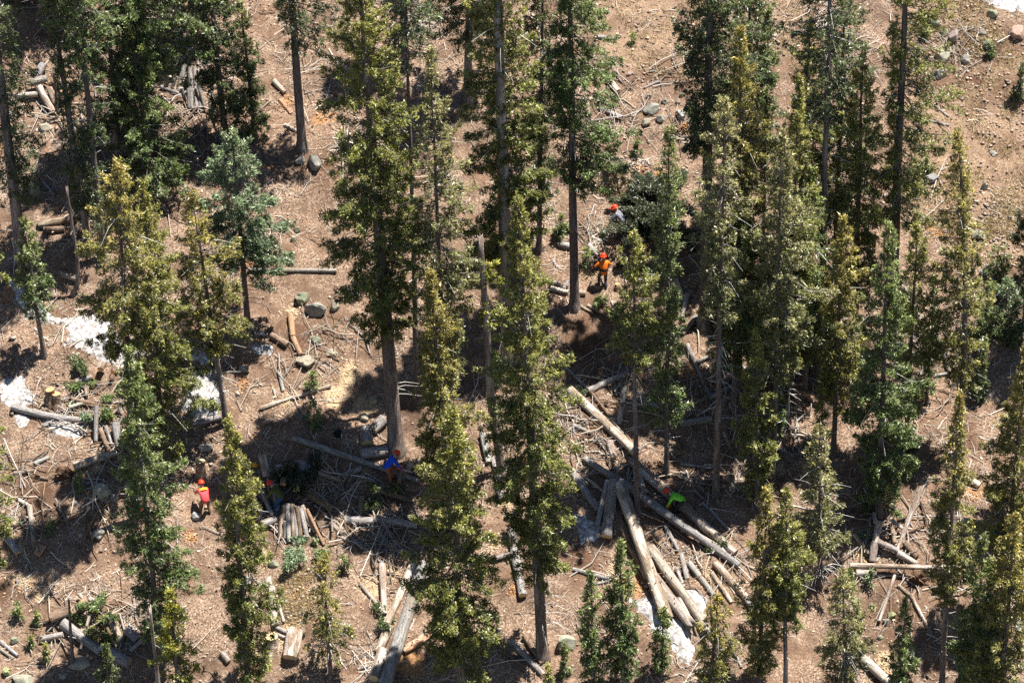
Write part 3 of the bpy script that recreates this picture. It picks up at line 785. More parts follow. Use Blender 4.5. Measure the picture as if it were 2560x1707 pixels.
snag([('H', 1112, 130), ('E', 1090, 1540), ('E', 1040, 1250), ('E', 1022, 1000), ('E', 1010, 720), ('E', 985, 340), ('E', 966, 80)], 62,
     'bent dead grey trunk left of the tallest central spruce', 1.5, stubs=14,
     side_foliage=[(('E', 1060, 300), 60, 70, 'yellow'), (('E', 1050, 570), 90, 90, 'yellow'), (('E', 1100, 900), 70, 60, 'green'), (('E', 1110, 1240), 90, 80, 'green')])
snag([('D', 500, 450), ('D', 540, 380), ('D', 548, 200), ('D', 530, 20), ('A', 510, 1310)], 30, 'thin crooked dead stem with curved foot, upper left', 1.2, stubs=4)
snag([('G', 1092, 1650), ('G', 1085, 1500), ('G', 1075, 1300), ('G', 1065, 1070)], 32, 'pale grey dead pole standing at the bottom left', 1.7, stubs=3)
snag([('G', 500, 1450), ('G', 502, 1200), ('G', 507, 1020)], 26, 'thin upright brown pole in front of the lower left log heap', 1.0, stubs=3, name='upright_pole', cat='pole')
snag([('I', 1880, 1660), ('I', 1930, 1480), ('I', 2010, 1150), ('I', 2050, 1000)], 62, 'slanting dead trunk in the lower right corner', 1.1, stubs=6)
snag([('I', 1838, 905), ('I', 1836, 780), ('I', 1835, 670)], 66, 'broad broken grey stump trunk behind the slim pale trunk, right', 1.6, stubs=0, name='broken_stump', cat='stump')
snag([('A', 392, 800), ('A', 395, 640), ('A', 388, 470)], 25, 'thin stake standing in front of the upper left log heap', 1.2, stubs=0, name='upright_pole', cat='pole')

# ------------------------------------------------------------------ logs
def ortho(axis):
    x = Vector(axis).normalized()
    y = Vector((0, 0, 1)).cross(x)
    if y.length < 1e-3: y = Vector((0, 1, 0))
    y.normalize()
    z = x.cross(y)
    return Matrix((x, y, z)).transposed().to_4x4()
def log_mesh(rng, L, r, sides=12, taper=0.86, bow=0.0, knots=5, jag=(0, 0), split=False):
    n = max(4, int(L / 0.35) + 2)
    xs = np.linspace(-L / 2, L / 2, n)
    a = np.arange(sides) * 2 * np.pi / sides
    V = []
    ph = rng.rand(2) * 50
    for i, x in enumerate(xs):
        k = i / (n - 1)
        rr = r * (1 - (1 - taper) * k) * (1 + 0.06 * float(vn(x * 1.3 + ph[0], 3.0)))
        oy = bow * math.sin(k * math.pi) + 0.10 * r * float(vn(x * 0.8 + ph[1], 9.0))
        fl = 1 + 0.05 * vn(a * 2 + ph[0], np.full(sides, x * 1.5)) + 0.02 * rng.normal(0, 1, sides)
        yy = oy + rr * fl * np.cos(a); zz = rr * fl * np.sin(a)
        if split: zz = np.minimum(zz, rr * 0.18)
        V.append(np.stack([np.full(sides, x), yy, zz], -1))
    if jag[0]: V[0][:, 0] -= rng.rand(sides) * r * 2.2 * jag[0]
    if jag[1]: V[-1][:, 0] += rng.rand(sides) * r * 2.2 * jag[1]
    ends = (V[0].copy(), V[-1].copy())
    V = np.concatenate(V)
    idx = np.arange(n * sides).reshape(n, sides)
    F = np.stack([idx[:-1], np.roll(idx[:-1], -1, 1), np.roll(idx[1:], -1, 1), idx[1:]], -1).reshape(-1, 4)
    if knots:
        kx = (rng.rand(knots) - 0.5) * L * 0.9; ka = rng.rand(knots) * math.pi
        d = np.stack([0.3 * rng.normal(0, 1, knots), np.cos(ka), np.sin(ka)], -1)
        kl = r * (1.02 + 0.30 * rng.rand(knots))
        c0 = np.stack([kx, 0 * kx, 0 * kx], -1)
        P = np.stack([c0 + d * (r * 0.7), c0 + d * kl[:, None]], 1)
        kv, kf, _ = tubes(P, np.tile([[0.14 * r + 0.006, 0.08 * r + 0.004]], (knots, 1)), 5)
        F = np.concatenate([F, kf + len(V)]); V = np.concatenate([V, kv])
    return np_mesh('log', V, F, smooth=True), ends
def cap_mesh(ring, inset, sgn):
    c = ring.mean(0); n = len(ring)
    R1 = c + (ring - c) * 0.985; R1[:, 0] += sgn * inset
    c2 = c.copy(); c2[0] += sgn * inset
    V = np.concatenate([R1, [c2]])
    F = np.array([[i, (i + 1) % n, n] if sgn > 0 else [(i + 1) % n, i, n] for i in range(n)])
    return np_mesh('cut_face', V, F)
LOGN = [0]
def log(c, x0, y0, x1, y1, d, style, label, cuts='', lift=(0, 0), c2=None, bow=0.0, jag=(0, 0), name='log', group='felled and fallen logs', split=False, taper=0.86, fresh='cut', tone=1.0, cat='log', knots=None):
    LOGN[0] += 1
    rng = np.random.RandomState(900 + LOGN[0])
    r = max(0.018, d * K / PXM / 2)
    a = hit(*at(c, x0, y0), r * 0.75 + lift[0]); b = hit(*at(c2 or c, x1, y1), r * 0.75 + lift[1])
    # settle on the ground
    q = np.linspace(0.05, 0.95, 9)
    need = [g1(a.x + (b.x - a.x) * k, a.y + (b.y - a.y) * k) + r * 0.62 + lift[0] + (lift[1] - lift[0]) * k - (a.z + (b.z - a.z) * k) for k in q]
    dz = sorted(need)[6]
    a.z += dz; b.z += dz
    L = (b - a).length
    me, ends = log_mesh(rng, L, r, 12 if d > 30 else 7, taper, bow * L, (max(2, int(L * 1.6)) if knots is None else knots), jag, split)
    o = link(name, me, M['log_' + style])
    o.matrix_world = Matrix.Translation((a + b) / 2) @ ortho(b - a)
    v = tone * (0.85 + 0.3 * rng.rand())
    o.color = (v, v * (0.97 + 0.05 * rng.rand()), v * (0.95 + 0.07 * rng.rand()), 1)
    tag(o, label, cat, group)
    for i, sg in ((0, -1), (1, 1)):
        cm = cap_mesh(ends[i], 0.004, sg)
        f = link('cut_face', cm, M[fresh] if str(i) in cuts else M['cut_old'], o)
        f.location = (0, 0, 0)
    return o
G_UL = 'logs in the upper left heap'
G_LEAN = 'poles of the dark leaning stack, upper left'
# upper left
log('A', 205, 565, 318, 532, 62, 'grey', 'short thick log lying across the upper left heap, sawn end right', '1', (0.35, 0.35), group=G_UL)
log('A', 265, 590, 362, 765, 50, 'mottle', 'flaking log with orange lower end leaning down the upper left heap', '1', (0.3, 0.05), fresh='cut_orange', group=G_UL)
log('A', 335, 600, 378, 700, 48, 'brown', 'dark short log right of the flaking log, upper left heap', '', (0.3, 0.1), group=G_UL)
log('A', 100, 668, 262, 652, 46, 'pale', 'pale log poking out behind the leftmost tall trunk', '', (0.05, 0.05), group=G_UL)
log('A', 245, 520, 298, 432, 70, 'grey', 'stubby grey log standing highest in the upper left heap', '1', (0.1, 0.3), group=G_UL)
log('A', 415, 640, 470, 628, 50, 'red', 'short log with orange cut face at right of the upper left heap', '01', (0.25, 0.25), fresh='cut_orange', group=G_UL)
log('A', 420, 640, 440, 770, 36, 'brown', 'dark pole at the right foot of the upper left heap', '', (0.2, 0.05), group=G_UL)
log('A', 360, 500, 440, 610, 34, 'brown', 'tilted brown pole behind the thin stake, upper left heap', '', (0.4, 0.25), group=G_UL)
log('A', 250, 690, 345, 800, 18, 'grey', 'thin grey stick below the flaking log, upper left heap', '', (0, 0), group=G_UL, name='pole')
ORD = ['first', 'second', 'third', 'fourth', 'fifth', 'sixth', 'seventh', 'eighth', 'ninth']
for i, (x0, y0, x1, y1, d) in enumerate([(1160, 520, 1128, 600, 36), (1200, 520, 1172, 612, 34), (1262, 440, 1222, 620, 36), (1240, 600, 1265, 690, 30), (1285, 600, 1290, 740, 26), (1300, 450, 1312, 745, 36), (1330, 460, 1342, 745, 26), (1372, 520, 1370, 745, 24), (1352, 560, 1402, 755, 26)]):
    log('A', x0, y0, x1, y1, d, 'grey', ORD[i] + ' weathered pole from the left in the leaning stack behind the bright green fir', '', (0.55 + 0.03 * i, 0.02), name='pole', group=G_LEAN, cat='pole', tone=0.85)
log('A', 1318, 300, 1312, 440, 20, 'grey', 'thin twisted branch rising above the leaning stack, upper left', '', (0.1, 0.5), name='pole', cat='pole')
log('A', 1335, 370, 1445, 535, 18, 'grey', 'slim branch slanting right from the top of the leaning stack', '', (0.5, 0.1), name='pole', cat='pole')
log('A', 1098, 595, 1222, 640, 26, 'grey', 'grey pole lying left below the leaning stack', '', (0.05, 0.05), name='pole', cat='pole')
log('A', 1870, 552, 1948, 632, 40, 'pale', 'short pale log just left of the clean bare trunk', '', (0, 0))
log('A', 1915, 672, 1992, 772, 32, 'red', 'rotten orange slab between short pale log and bare trunk', '', (0, 0), split=True, name='rotten_slab', cat='slab')
log('A', 1945, 850, 2042, 900, 32, 'pale', 'pale log touching the foot of the clean bare trunk', '', (0, 0))
log('A', 1388, 1015, 1482, 985, 50, 'brown', 'short brown log above the blue-green fir', '0', (0, 0))
log('A', 260, 1535, 520, 1495, 58, 'brown', 'dark shaded log crossing behind the crooked dead stem', '', (0, 0))
log('A', 300, 1240, 372, 1330, 20, 'grey', 'grey stick lying in deep shade, upper left', '', (0, 0), name='pole', cat='pole')
log('D', 400, 300, 528, 345, 52, 'brown', 'shaded log ending against the crooked dead stem', '', (0, 0))
log('D', 300, 12, 440, 2, 50, 'brown', 'dark log uphill of the crooked dead stem base', '', (0, 0))
# top centre / right
log('B', 1812, 522, 1902, 628, 56, 'mottle', 'stout brown log lying alone on the bare upper slope', '1', (0, 0), fresh='cut_old')
log('B', 1785, 742, 1902, 792, 42, 'grey', 'pale grey log among rocks right of the green spruce, upper centre', '', (0, 0), jag=(1, 1))
log('B', 2118, 490, 2268, 508, 16, 'grey', 'curved bleached branch on the upper slope', '', (0.02, 0.02), bow=0.18, name='fallen_branch', cat='branch')
log('B', 1768, 252, 1852, 262, 30, 'grey', 'flat bleached wood chunk near the top of the bare slope', '', (0, 0), jag=(1, 1))
log('B', 1905, 440, 1945, 580, 11, 'grey', 'thin bleached twisted branch beside the stout brown log', '', (0.02, 0.02), bow=-0.15, name='fallen_branch', cat='branch')
log('B', 2180, 560, 2080, 605, 18, 'grey', 'bleached stick above the rock cluster, upper centre', '', (0, 0), name='fallen_branch', cat='branch')
log('B', 2285, 880, 2335, 930, 40, 'red', 'reddish rotten log behind narrow spruce, upper right of centre', '', (0, 0))
log('C', 1740, 725, 1838, 800, 13, 'grey', 'bleached stick, upper of three on the grassy slope', '', (0, 0), name='fallen_branch', cat='branch')
log('C', 1700, 825, 1840, 858, 13, 'grey', 'bleached stick, longest of three on the grassy slope', '', (0, 0), name='fallen_branch', cat='branch')
log('C', 1610, 885, 1680, 920, 13, 'grey', 'bleached stick, lowest of three on the grassy slope', '', (0, 0), name='fallen_branch', cat='branch')
log('C', 1580, 1345, 1650, 1365, 20, 'pale', 'short pale stick at the foot of the one-sided spruce', '', (0, 0), name='fallen_branch', cat='branch')
# left middle
log('D', 1700, 288, 2302, 292, 33, 'grey', 'long straight grey log crossing the open slope', '1', (0, 0), taper=0.9)
log('D', 1988, 598, 2002, 742, 46, 'red', 'peeled orange log, upper of the two end to end on the slope', '0', (0.05, 0.05))
log('D', 2002, 745, 2056, 862, 38, 'red', 'peeled orange log, lower of the two end to end on the slope', '', (0.03, 0))
log('D', 1852, 735, 1966, 802, 50, 'brown', 'short brown log with pale left end beside the orange peeled logs', '0', (0, 0))
log('D', 1780, 1240, 2262, 1085, 31, 'mottle', 'long thin log slanting up to the right, left of centre', '0', (0, 0), taper=0.7)
log('D', 80, 1222, 600, 1318, 50, 'grey', 'long grey log between two snow patches, left edge', '', (0.02, 0.02), bow=-0.05)
log('D', 1908, 970, 1936, 1112, 28, 'grey', 'short upright-pointing grey pole above the long thin log', '1', (0, 0), name='pole', cat='pole')
log('D', 1870, 1100, 1885, 1160, 18, 'pale', 'tiny pale stick below the short grey pole, left of centre', '', (0, 0), name='pole', cat='pole')
log('D', 660, 1210, 655, 1452, 32, 'grey', 'upright grey pole, tallest of the small stack right of the snow wedge', '', (0.6, 0.05), name='pole', cat='pole')
log('D', 685, 1375, 742, 1522, 36, 'brown', 'brown pole leaning right in the small stack by the snow wedge', '', (0.35, 0.02), name='pole', cat='pole')
log('D', 722, 1350, 768, 1490, 28, 'grey', 'narrow grey pole between two thicker ones, small stack by the snow wedge', '', (0.35, 0.02), name='pole', cat='pole')
log('D', 790, 1330, 816, 1492, 56, 'grey', 'thick split grey log at the right of the small stack by the snow wedge', '', (0.35, 0.02))
log('D', 470, 1228, 572, 1198, 30, 'pale', 'pale short log right of the long grey log, left heap', '0', (0.1, 0.1))
log('D', 490, 1165, 645, 1196, 26, 'brown', 'dark brown pole across the green slash, left heap', '', (0.2, 0.15), name='pole', cat='pole')
log('D', 590, 1075, 592, 1135, 38, 'brown', 'small upright block above the dark brown pole, left heap', '0', (0.25, 0.1))
log('D', 520, 1052, 632, 1014, 46, 'grey', 'grey log with orange sawn right end, left heap', '1', (0.05, 0.12), fresh='cut_orange')
log('D', 705, 930, 688, 966, 52, 'brown', 'log seen end-on with round orange face, top of the left heap', '1', (0.3, 0.35), fresh='cut_orange', knots=0)
log('D', 790, 955, 772, 982, 42, 'brown', 'smaller end-on log with orange face right of the round one, left heap', '1', (0.2, 0.22), fresh='cut_orange', knots=0)
log('D', 772, 1005, 760, 1032, 34, 'brown', 'smallest end-on log with orange face, left heap', '1', (0.15, 0.15), fresh='cut_orange', knots=0)
log('D', 900, 985, 932, 1010, 48, 'red', 'orange sawn block half hidden behind the tall golden-topped spruce trunk', '01', (0.1, 0.1), fresh='cut_orange')
log('D', 815, 1215, 832, 1262, 34, 'pale', 'pale stubby log end beside the tall golden-topped spruce trunk', '0', (0.3, 0.1), knots=0)
log('D', 1278, 1345, 1512, 1288, 46, 'grey', 'pale log along the lower edge of the bright snow patch', '0', (0, 0))
log('D', 1368, 1500, 1456, 1494, 52, 'grey', 'short grey log block above the red-shirted worker', '', (0, 0))
log('D', 1640, 962, 1705, 966, 46, 'grey', 'grey log end peeking from behind the golden spruce foliage', '1', (0, 0))
log('D', 1460, 1000, 1520, 1030, 30, 'brown', 'dark log piece at the right edge of the bright snow patch', '', (0, 0))
log('D', 1620, 1180, 1650, 1250, 18, 'pale', 'thin pale stick right of the slim bare trunk', '', (0, 0), name='pole', cat='pole')
log('D', 1740, 720, 1830, 730, 30, 'grey', 'grey log stub left of the short brown log', '', (0, 0))
# bottom left
log('G', 238, 55, 335, 12, 32, 'grey', 'short grey log left of the uprooted stump', '', (0, 0))
log('G', 505, 92, 792, 2, 58, 'mottle', 'thick fallen trunk ending in the uprooted root plate', '', (0.15, 0.05))
log('G', 95, 122, 232, 103, 26, 'grey', 'thin whitish log near the left edge', '', (0, 0))
log('G', 242, 146, 332, 162, 26, 'brown', 'short brown log below the thin whitish log', '', (0, 0))
log('G', 578, 198, 652, 184, 22, 'grey', 'short grey pole right of the bright little fir', '', (0, 0), name='pole', cat='pole')
log('G', 202, 338, 232, 580, 40, 'pale', 'pale log with orange lower end pointing downhill, left edge', '1', (0.1, 0.0), fresh='cut_orange')
log('G', 130, 310, 202, 348, 28, 'pale', 'short pale stick meeting the top of the orange-ended log', '', (0.05, 0.1))
log('G', 110, 430, 95, 480, 44, 'brown', 'sawn log end half hidden by foliage at the left edge', '1', (0.1, 0.1))
log('G', 50, 560, 124, 668, 52, 'grey', 'grey log under the left-edge spruce, near orange slab', '1', (0, 0))
log('G', 290, 612, 252, 676, 60, 'red', 'bright orange sawn slab lying alone on the ground, left', '01', (0.0, 0.0), fresh='cut_orange', split=True, name='sawn_slab', cat='slab', knots=0)
G_LL = 'logs of the lower left heap'
log('G', 345, 1125, 488, 1070, 50, 'brown', 'brown log with orange right end, top of the lower left heap', '1', (0.35, 0.4), fresh='cut_orange', group=G_LL)
log('G', 350, 1098, 470, 1042, 40, 'brown', 'brown log just behind the orange-ended one, lower left heap', '', (0.25, 0.3), group=G_LL)
log('G', 608, 980, 692, 1040, 36, 'pale', 'pale log with sawn left end at the top right of the lower left heap', '0', (0.3, 0.25), group=G_LL)
log('G', 540, 952, 585, 1005, 28, 'pale', 'small pale log tip at the very top of the lower left heap', '0', (0.2, 0.3), group=G_LL)
log('G', 585, 985, 548, 1022, 50, 'red', 'log with round orange face looking downhill, lower left heap', '1', (0.3, 0.35), fresh='cut_orange', group=G_LL, knots=0)
log('G', 425, 1150, 690, 1345, 76, 'grey', 'long thick grey log through the middle of the lower left heap', '', (0.1, 0.05), group=G_LL)
log('G', 305, 1255, 432, 1226, 46, 'grey', 'gnarled bleached log sticking out left of the lower left heap', '', (0.02, 0.1), jag=(1.5, 0), group=G_LL)
log('G', 748, 1112, 832, 1262, 46, 'mottle', 'mottled log slanting down at right of the lower left heap', '', (0.3, 0.05), group=G_LL)
log('G', 742, 1352, 882, 1420, 92, 'grey', 'fattest grey log at the bottom of the lower left heap', '1', (0, 0), fresh='cut_old', group=G_LL)
log('G', 872, 1182, 940, 1256, 70, 'grey', 'short grey block at the right end of the lower left heap', '', (0.05, 0.05), group=G_LL)
log('G', 890, 1342, 972, 1262, 30, 'pale', 'pale pole leaning on the right of the lower left heap', '', (0.0, 0.15), name='pole', group=G_LL, cat='pole')
log('G', 732, 1178, 792, 1312, 22, 'brown', 'thin brown pole inside the lower left heap', '', (0.35, 0.1), name='pole', group=G_LL, cat='pole')
log('G', 612, 1100, 552, 1322, 22, 'brown', 'thin forked pole leaning left across the lower left heap', '', (0.55, 0.2), name='pole', group=G_LL, cat='pole')
log('G', 385, 1168, 500, 1260, 22, 'brown', 'dark pole under the long grey log, lower left heap', '', (0.05, 0.05), name='pole', group=G_LL, cat='pole')
log('G', 760, 1090, 900, 1085, 22, 'brown', 'dark stick lying above the lower left heap in shade', '', (0, 0), name='pole', group=G_LL, cat='pole')
log('G', 300, 1148, 380, 1110, 14, 'pale', 'thin pale stick left of the brown logs, lower left heap', '', (0.1, 0.15), name='pole', group=G_LL, cat='pole')
log('G', 0, 1275, 122, 1372, 24, 'grey', 'bleached branch at the bottom left edge, upper of two', '', (0, 0), name='fallen_branch', cat='branch')
log('G', 0, 1325, 90, 1385, 20, 'grey', 'bleached branch at the bottom left edge, lower of two', '', (0, 0), name='fallen_branch', cat='branch')
log('G', 1518, 1352, 1562, 1412, 46, 'grey', 'small grey block left of the full olive spruce at the bottom', '1', (0, 0))
log('G', 1832, 850, 1888, 1172, 46, 'pale', 'pale straight log pointing downhill above the sawn stump', '', (0.1, 0.03), taper=1.1)
log('G', 1868, 900, 1942, 1142, 22, 'pale', 'thin pale pole beside the pale straight log', '', (0.05, 0.02), name='pole', cat='pole')
log('G', 1888, 1172, 1985, 1222, 28, 'grey', 'grey pole between the sawn stump and big sawn block, upper', '', (0.05, 0.08), name='pole', cat='pole')
log('G', 1888, 1222, 1972, 1255, 22, 'grey', 'grey pole between the sawn stump and big sawn block, lower', '', (0.05, 0.05), name='pole', cat='pole')
log('G', 1698, 828, 1702, 885, 40, 'grey', 'short grey block half hidden in olive spruce foliage', '', (0, 0))
log('G', 2022, 1195, 1985, 1385, 104, 'mottle', 'huge sawn block with pale lower face, lower left', '1', (0, 0), taper=1.0)
log('G', 2062, 1180, 2078, 1218, 42, 'brown', 'small log with brown face behind the huge sawn block', '1', (0.1, 0.1), knots=0)
# stack around the olive-shirted worker
G_ST = 'poles of the leaning stack beside the olive-shirted worker'
log('G', 1798, 18, 1822, 145, 58, 'mottle', 'upright split grey log above the olive-shirted worker', '', (0.55, 0.2), jag=(0.6, 0))
log('G', 1905, 105, 1900, 142, 46, 'brown', 'log with pale round face, upper of the end-on pair', '1', (0.5, 0.55), knots=0)
log('G', 1945, 160, 1936, 197, 50, 'brown', 'log with pale round face, lower of the end-on pair', '1', (0.5, 0.55), knots=0)
log('G', 1782, 225, 1858, 415, 32, 'grey', 'tilted grey pole in front of the olive-shirted worker', '', (0.6, 0.1), name='pole', cat='pole')
log('G', 1872, 195, 1898, 375, 44, 'grey', 'blue-grey upright log right of the olive-shirted worker', '', (0.6, 0.1))
log('G', 1795, 472, 1892, 440, 58, 'grey', 'short split log with yellow left face below the olive-shirted worker', '0', (0.05, 0.05))
log('G', 1930, 420, 1912, 570, 40, 'brown', 'splintered brown pole at the left of the leaning stack', '', (0.35, 0.02), name='pole', group=G_ST, cat='pole', jag=(1, 0))
for i, (x0, y0, x1, y1, d) in enumerate([(1948, 450, 1945, 565, 22), (1940, 340, 1962, 480, 30), (1965, 330, 1978, 590, 36), (1998, 330, 2008, 580, 32), (2015, 345, 2032, 575, 26), (2030, 350, 2058, 552, 34), (2055, 360, 2100, 562, 34)]):
    log('G', x0, y0, x1, y1, d, ('grey', 'brown')[i % 2], ORD[i] + ' dark pole from the left in the fan of leaning poles', '', (0.6 + 0.04 * (i % 3), 0.02), name='pole', group=G_ST, cat='pole')
log('G', 2062, 345, 2155, 525, 34, 'pale', 'pale lit pole in the fan of leaning poles', '', (0.6, 0.02), name='pole', group=G_ST, cat='pole')
log('G', 2098, 370, 2215, 612, 24, 'red', 'long reddish pole at the right of the fan of leaning poles', '', (0.6, 0.0), name='pole', group=G_ST, cat='pole')
log('G', 2108, 258, 2262, 362, 62, 'brown', 'thick dark log right of the dark brush heap', '01', (0.1, 0.05), fresh='cut_old')
log('G', 2120, 230, 2240, 318, 22, 'grey', 'dark slim pole behind the thick dark log', '', (0.1, 0.1), name='pole', cat='pole')
log('G', 2150, 340, 2242, 432, 22, 'grey', 'crooked branch below the thick dark log', '', (0.02, 0.02), bow=0.06, name='fallen_branch', cat='branch')
log('D', 2000, 1445, 545, 190, 46, 'grey', 'long dark log behind the blue-shirted worker', '', (0.05, 0.05), c2='H', taper=0.75)
# around the massive spruce base
log('E', 300, 1298, 222, 1372, 78, 'grey', 'short log with yellow sawn face against the massive spruce base', '1', (0.05, 0.05), taper=1.0, fresh='cut')
log('E', 172, 1358, 190, 1468, 84, 'grey', 'barrel-like grey log block with brown face pointing downhill', '1', (0.02, 0.02), taper=1.0)
log('E', 322, 1515, 142, 1540, 72, 'grey', 'split wedge log with yellow left end, left of the blue-shirted worker', '0', (0.02, 0.02), taper=1.0)
log('H', 150, 288, 138, 402, 44, 'brown', 'dark log with pale round lower face above the long horizontal log', '1', (0.05, 0.08))
log('H', 425, 70, 404, 186, 38, 'brown', 'log being sawn, pale round face, at the feet of the blue-shirted worker', '1', (0.15, 0.12))
log('H', 480, 60, 420, 160, 50, 'brown', 'dark trunk section behind the log being sawn', '', (0.1, 0.1))
log('H', 300, 368, 425, 432, 40, 'brown', 'mossy brown log touching the long horizontal log', '', (0, 0))
log('H', 38, 440, 232, 446, 66, 'grey', 'thick left part of the long horizontal log, lower left of centre', '0', (0, 0))
log('H', 228, 440, 525, 490, 58, 'grey', 'slimmer right part of the long horizontal log', '', (0, 0))
log('H', 0, 498, 292, 742, 24, 'grey', 'thin stick slanting down towards the upright mossy log', '', (0, 0), name='pole', cat='pole')
log('H', 288, 440, 372, 592, 22, 'grey', 'slim pole hanging over the long horizontal log', '', (0.2, 0.0), name='pole', cat='pole')
log('H', 372, 592, 482, 702, 26, 'grey', 'bleached pole continuing below the long horizontal log', '', (0, 0), name='pole', cat='pole')
log('H', 290, 742, 302, 1082, 48, 'pale', 'upright mossy pale log left of the two long parallel logs', '0', (0.05, 0.05))
log('H', 138, 878, 252, 1012, 28, 'pale', 'short pale pole left of the upright mossy log', '0', (0, 0), name='pole', cat='pole')
log('H', 572, 735, 300, 1580, 82, 'grey', 'longest pale log running downhill to the bottom edge', '', (0.05, 0.05), taper=1.1)
log('H', 500, 760, 318, 1165, 58, 'mottle', 'bark-covered log, upper of three beside the longest pale log', '', (0.0, 0.05))
log('H', 340, 1165, 262, 1335, 68, 'mottle', 'bark-covered log, middle of three beside the longest pale log', '01', (0.0, 0.05))
log('H', 292, 1340, 228, 1532, 80, 'mottle', 'bark-covered log, lowest of three with pale sawn face', '1', (0.0, 0.0))
log('H', 430, 1332, 690, 1168, 62, 'red', 'reddish split log right of the longest pale log', '', (0, 0), split=True)
log('H', 582, 1165, 590, 1255, 14, 'pale', 'short stick lying over the reddish split log', '', (0.2, 0.05), name='pole', cat='pole')
log('H', 612, 738, 652, 792, 30, 'grey', 'blue-grey log stub right of the longest pale log top', '', (0, 0))
log('H', 578, 818, 632, 868, 36, 'grey', 'grey log stub under the broad olive spruce, lower', '', (0, 0))
log('H', 550, 930, 675, 985, 16, 'grey', 'thin stick from the longest pale log towards the broad spruce', '', (0, 0), name='pole', cat='pole')
log('H', 120, 1460, 220, 1430, 22, 'grey', 'grey branch left of the lowest bark-covered log', '', (0, 0), name='fallen_branch', cat='branch')
log('H', 258, 232, 485, 312, 44, 'brown', 'dark log crossing the shade above the long horizontal log', '', (0.1, 0.05))
log('H', 20, 150, 150, 95, 40, 'grey', 'shaded grey log below the long dark log, left of the blue-shirted worker', '', (0.02, 0.02))
log('H', 190, 165, 330, 250, 30, 'grey', 'slim shaded log left of the blue-shirted worker', '', (0.05, 0.0))
log('G', 2262, 470, 2345, 545, 34, 'brown', 'dark log right of the fan of leaning poles', '', (0, 0))
log('G', 2180, 120, 2340, 175, 40, 'brown', 'shaded log uphill of the thick dark log', '', (0.02, 0.02))
log('G', 1690, 250, 1745, 330, 52, 'grey', 'bleached log left of the tilted grey pole, behind olive foliage', '', (0.1, 0.05), jag=(1, 0))
log('G', 1730, 330, 1800, 400, 46, 'grey', 'grey log below the bleached log behind olive foliage', '', (0.1, 0.05))
log('H', 90, 330, 60, 410, 36, 'brown', 'short dark log left of the pale-faced dark log', '1', (0.05, 0.05))
log('F', 430, 1180, 560, 1290, 36, 'brown', 'dark log in shade right of the thin grey spruce', '', (0.05, 0))
log('E', 2080, 1180, 2200, 1230, 34, 'grey', 'grey log between two slim trunks right of the long flaking trunk', '', (0.05, 0.05))
log('E', 2120, 1420, 2330, 1490, 40, 'brown', 'dark log in shade uphill of the green-shirted worker', '', (0.05, 0.0))
log('E', 1590, 1340, 1720, 1400, 26, 'grey', 'slim grey pole left of the long flaking trunk', '', (0.02, 0.02), name='pole', cat='pole')
# centre
log('H', 1078, 138, 1106, 302, 50, 'grey', 'grey log with yellow lower face below the bent dead trunk', '1', (0.0, 0.02))
log('E', 975, 1400, 1018, 1600, 52, 'grey', 'shaded grey log left of the bent dead trunk base', '', (0.1, 0.0))
log('H', 1035, 0, 1070, 130, 30, 'grey', 'slim grey log between shaded log and bent dead trunk', '', (0.1, 0.05))
log('H', 1165, 510, 1252, 965, 60, 'grey', 'straight dappled log left of the tallest central spruce', '1', (0.02, 0.02), taper=1.0)
log('H', 1038, 712, 1168, 675, 34, 'grey', 'light grey short log meeting the dappled log', '1', (0.05, 0.1))
log('H', 1210, 420, 1260, 500, 50, 'grey', 'stubby grey log above the dappled log', '', (0.0, 0.0), jag=(1, 0))
log('H', 1168, 1268, 1392, 1502, 46, 'grey', 'blue-grey log at the foot of the tallest central spruce', '1', (0, 0))
log('H', 1058, 1300, 1282, 1462, 24, 'brown', 'thin pole beside the blue-grey log, bottom centre', '', (0, 0), name='pole', cat='pole')
log('H', 1260, 1230, 1380, 1420, 40, 'brown', 'shaded log against the tallest central spruce base', '', (0.1, 0))
log('H', 1592, 778, 1842, 842, 28, 'grey', 'shaded grey pole behind the two young spruces', '', (0, 0), name='pole', cat='pole')
log('H', 1730, 882, 1842, 858, 20, 'grey', 'short bleached pole above the slim young spruce', '', (0, 0), name='pole', cat='pole')
# near the orange-shirted worker
log('E', 1438, 372, 1562, 402, 30, 'grey', 'upper log of the short pair left of the bare trunk', '', (0.1, 0.1))
log('E', 1438, 412, 1562, 442, 34, 'pale', 'lower pale log of the short pair left of the bare trunk', '', (0.02, 0.02))
log('E', 1600, 438, 1680, 446, 40, 'pale', 'pale log end right of the bare trunk near the orange-shirted worker', '1', (0, 0))
log('E', 1530, 412, 1562, 362, 28, 'grey', 'grey stub standing over the short log pair', '', (0.1, 0.2))
log('E', 1692, 526, 1912, 630, 36, 'brown', 'brown log with pale left face downhill of the orange-shirted worker', '0', (0, 0))
log('E', 1645, 532, 1732, 582, 24, 'brown', 'thin dark log behind the brown log with pale face', '', (0, 0))
log('E', 1862, 500, 1932, 632, 32, 'mottle', 'mossy log meeting the lower end of the brown log', '1', (0, 0))
log('E', 1495, 98, 1580, 125, 50, 'grey', 'mossy log behind the bare trunk, uphill of the orange-shirted worker', '', (0, 0))
log('E', 1700, 120, 1782, 205, 42, 'pale', 'pale log at the left hand of the orange-shirted worker', '', (0, 0))
log('E', 1455, 215, 1485, 270, 18, 'grey', 'bleached stick left of the bare trunk, small', '', (0, 0), name='fallen_branch', cat='branch')
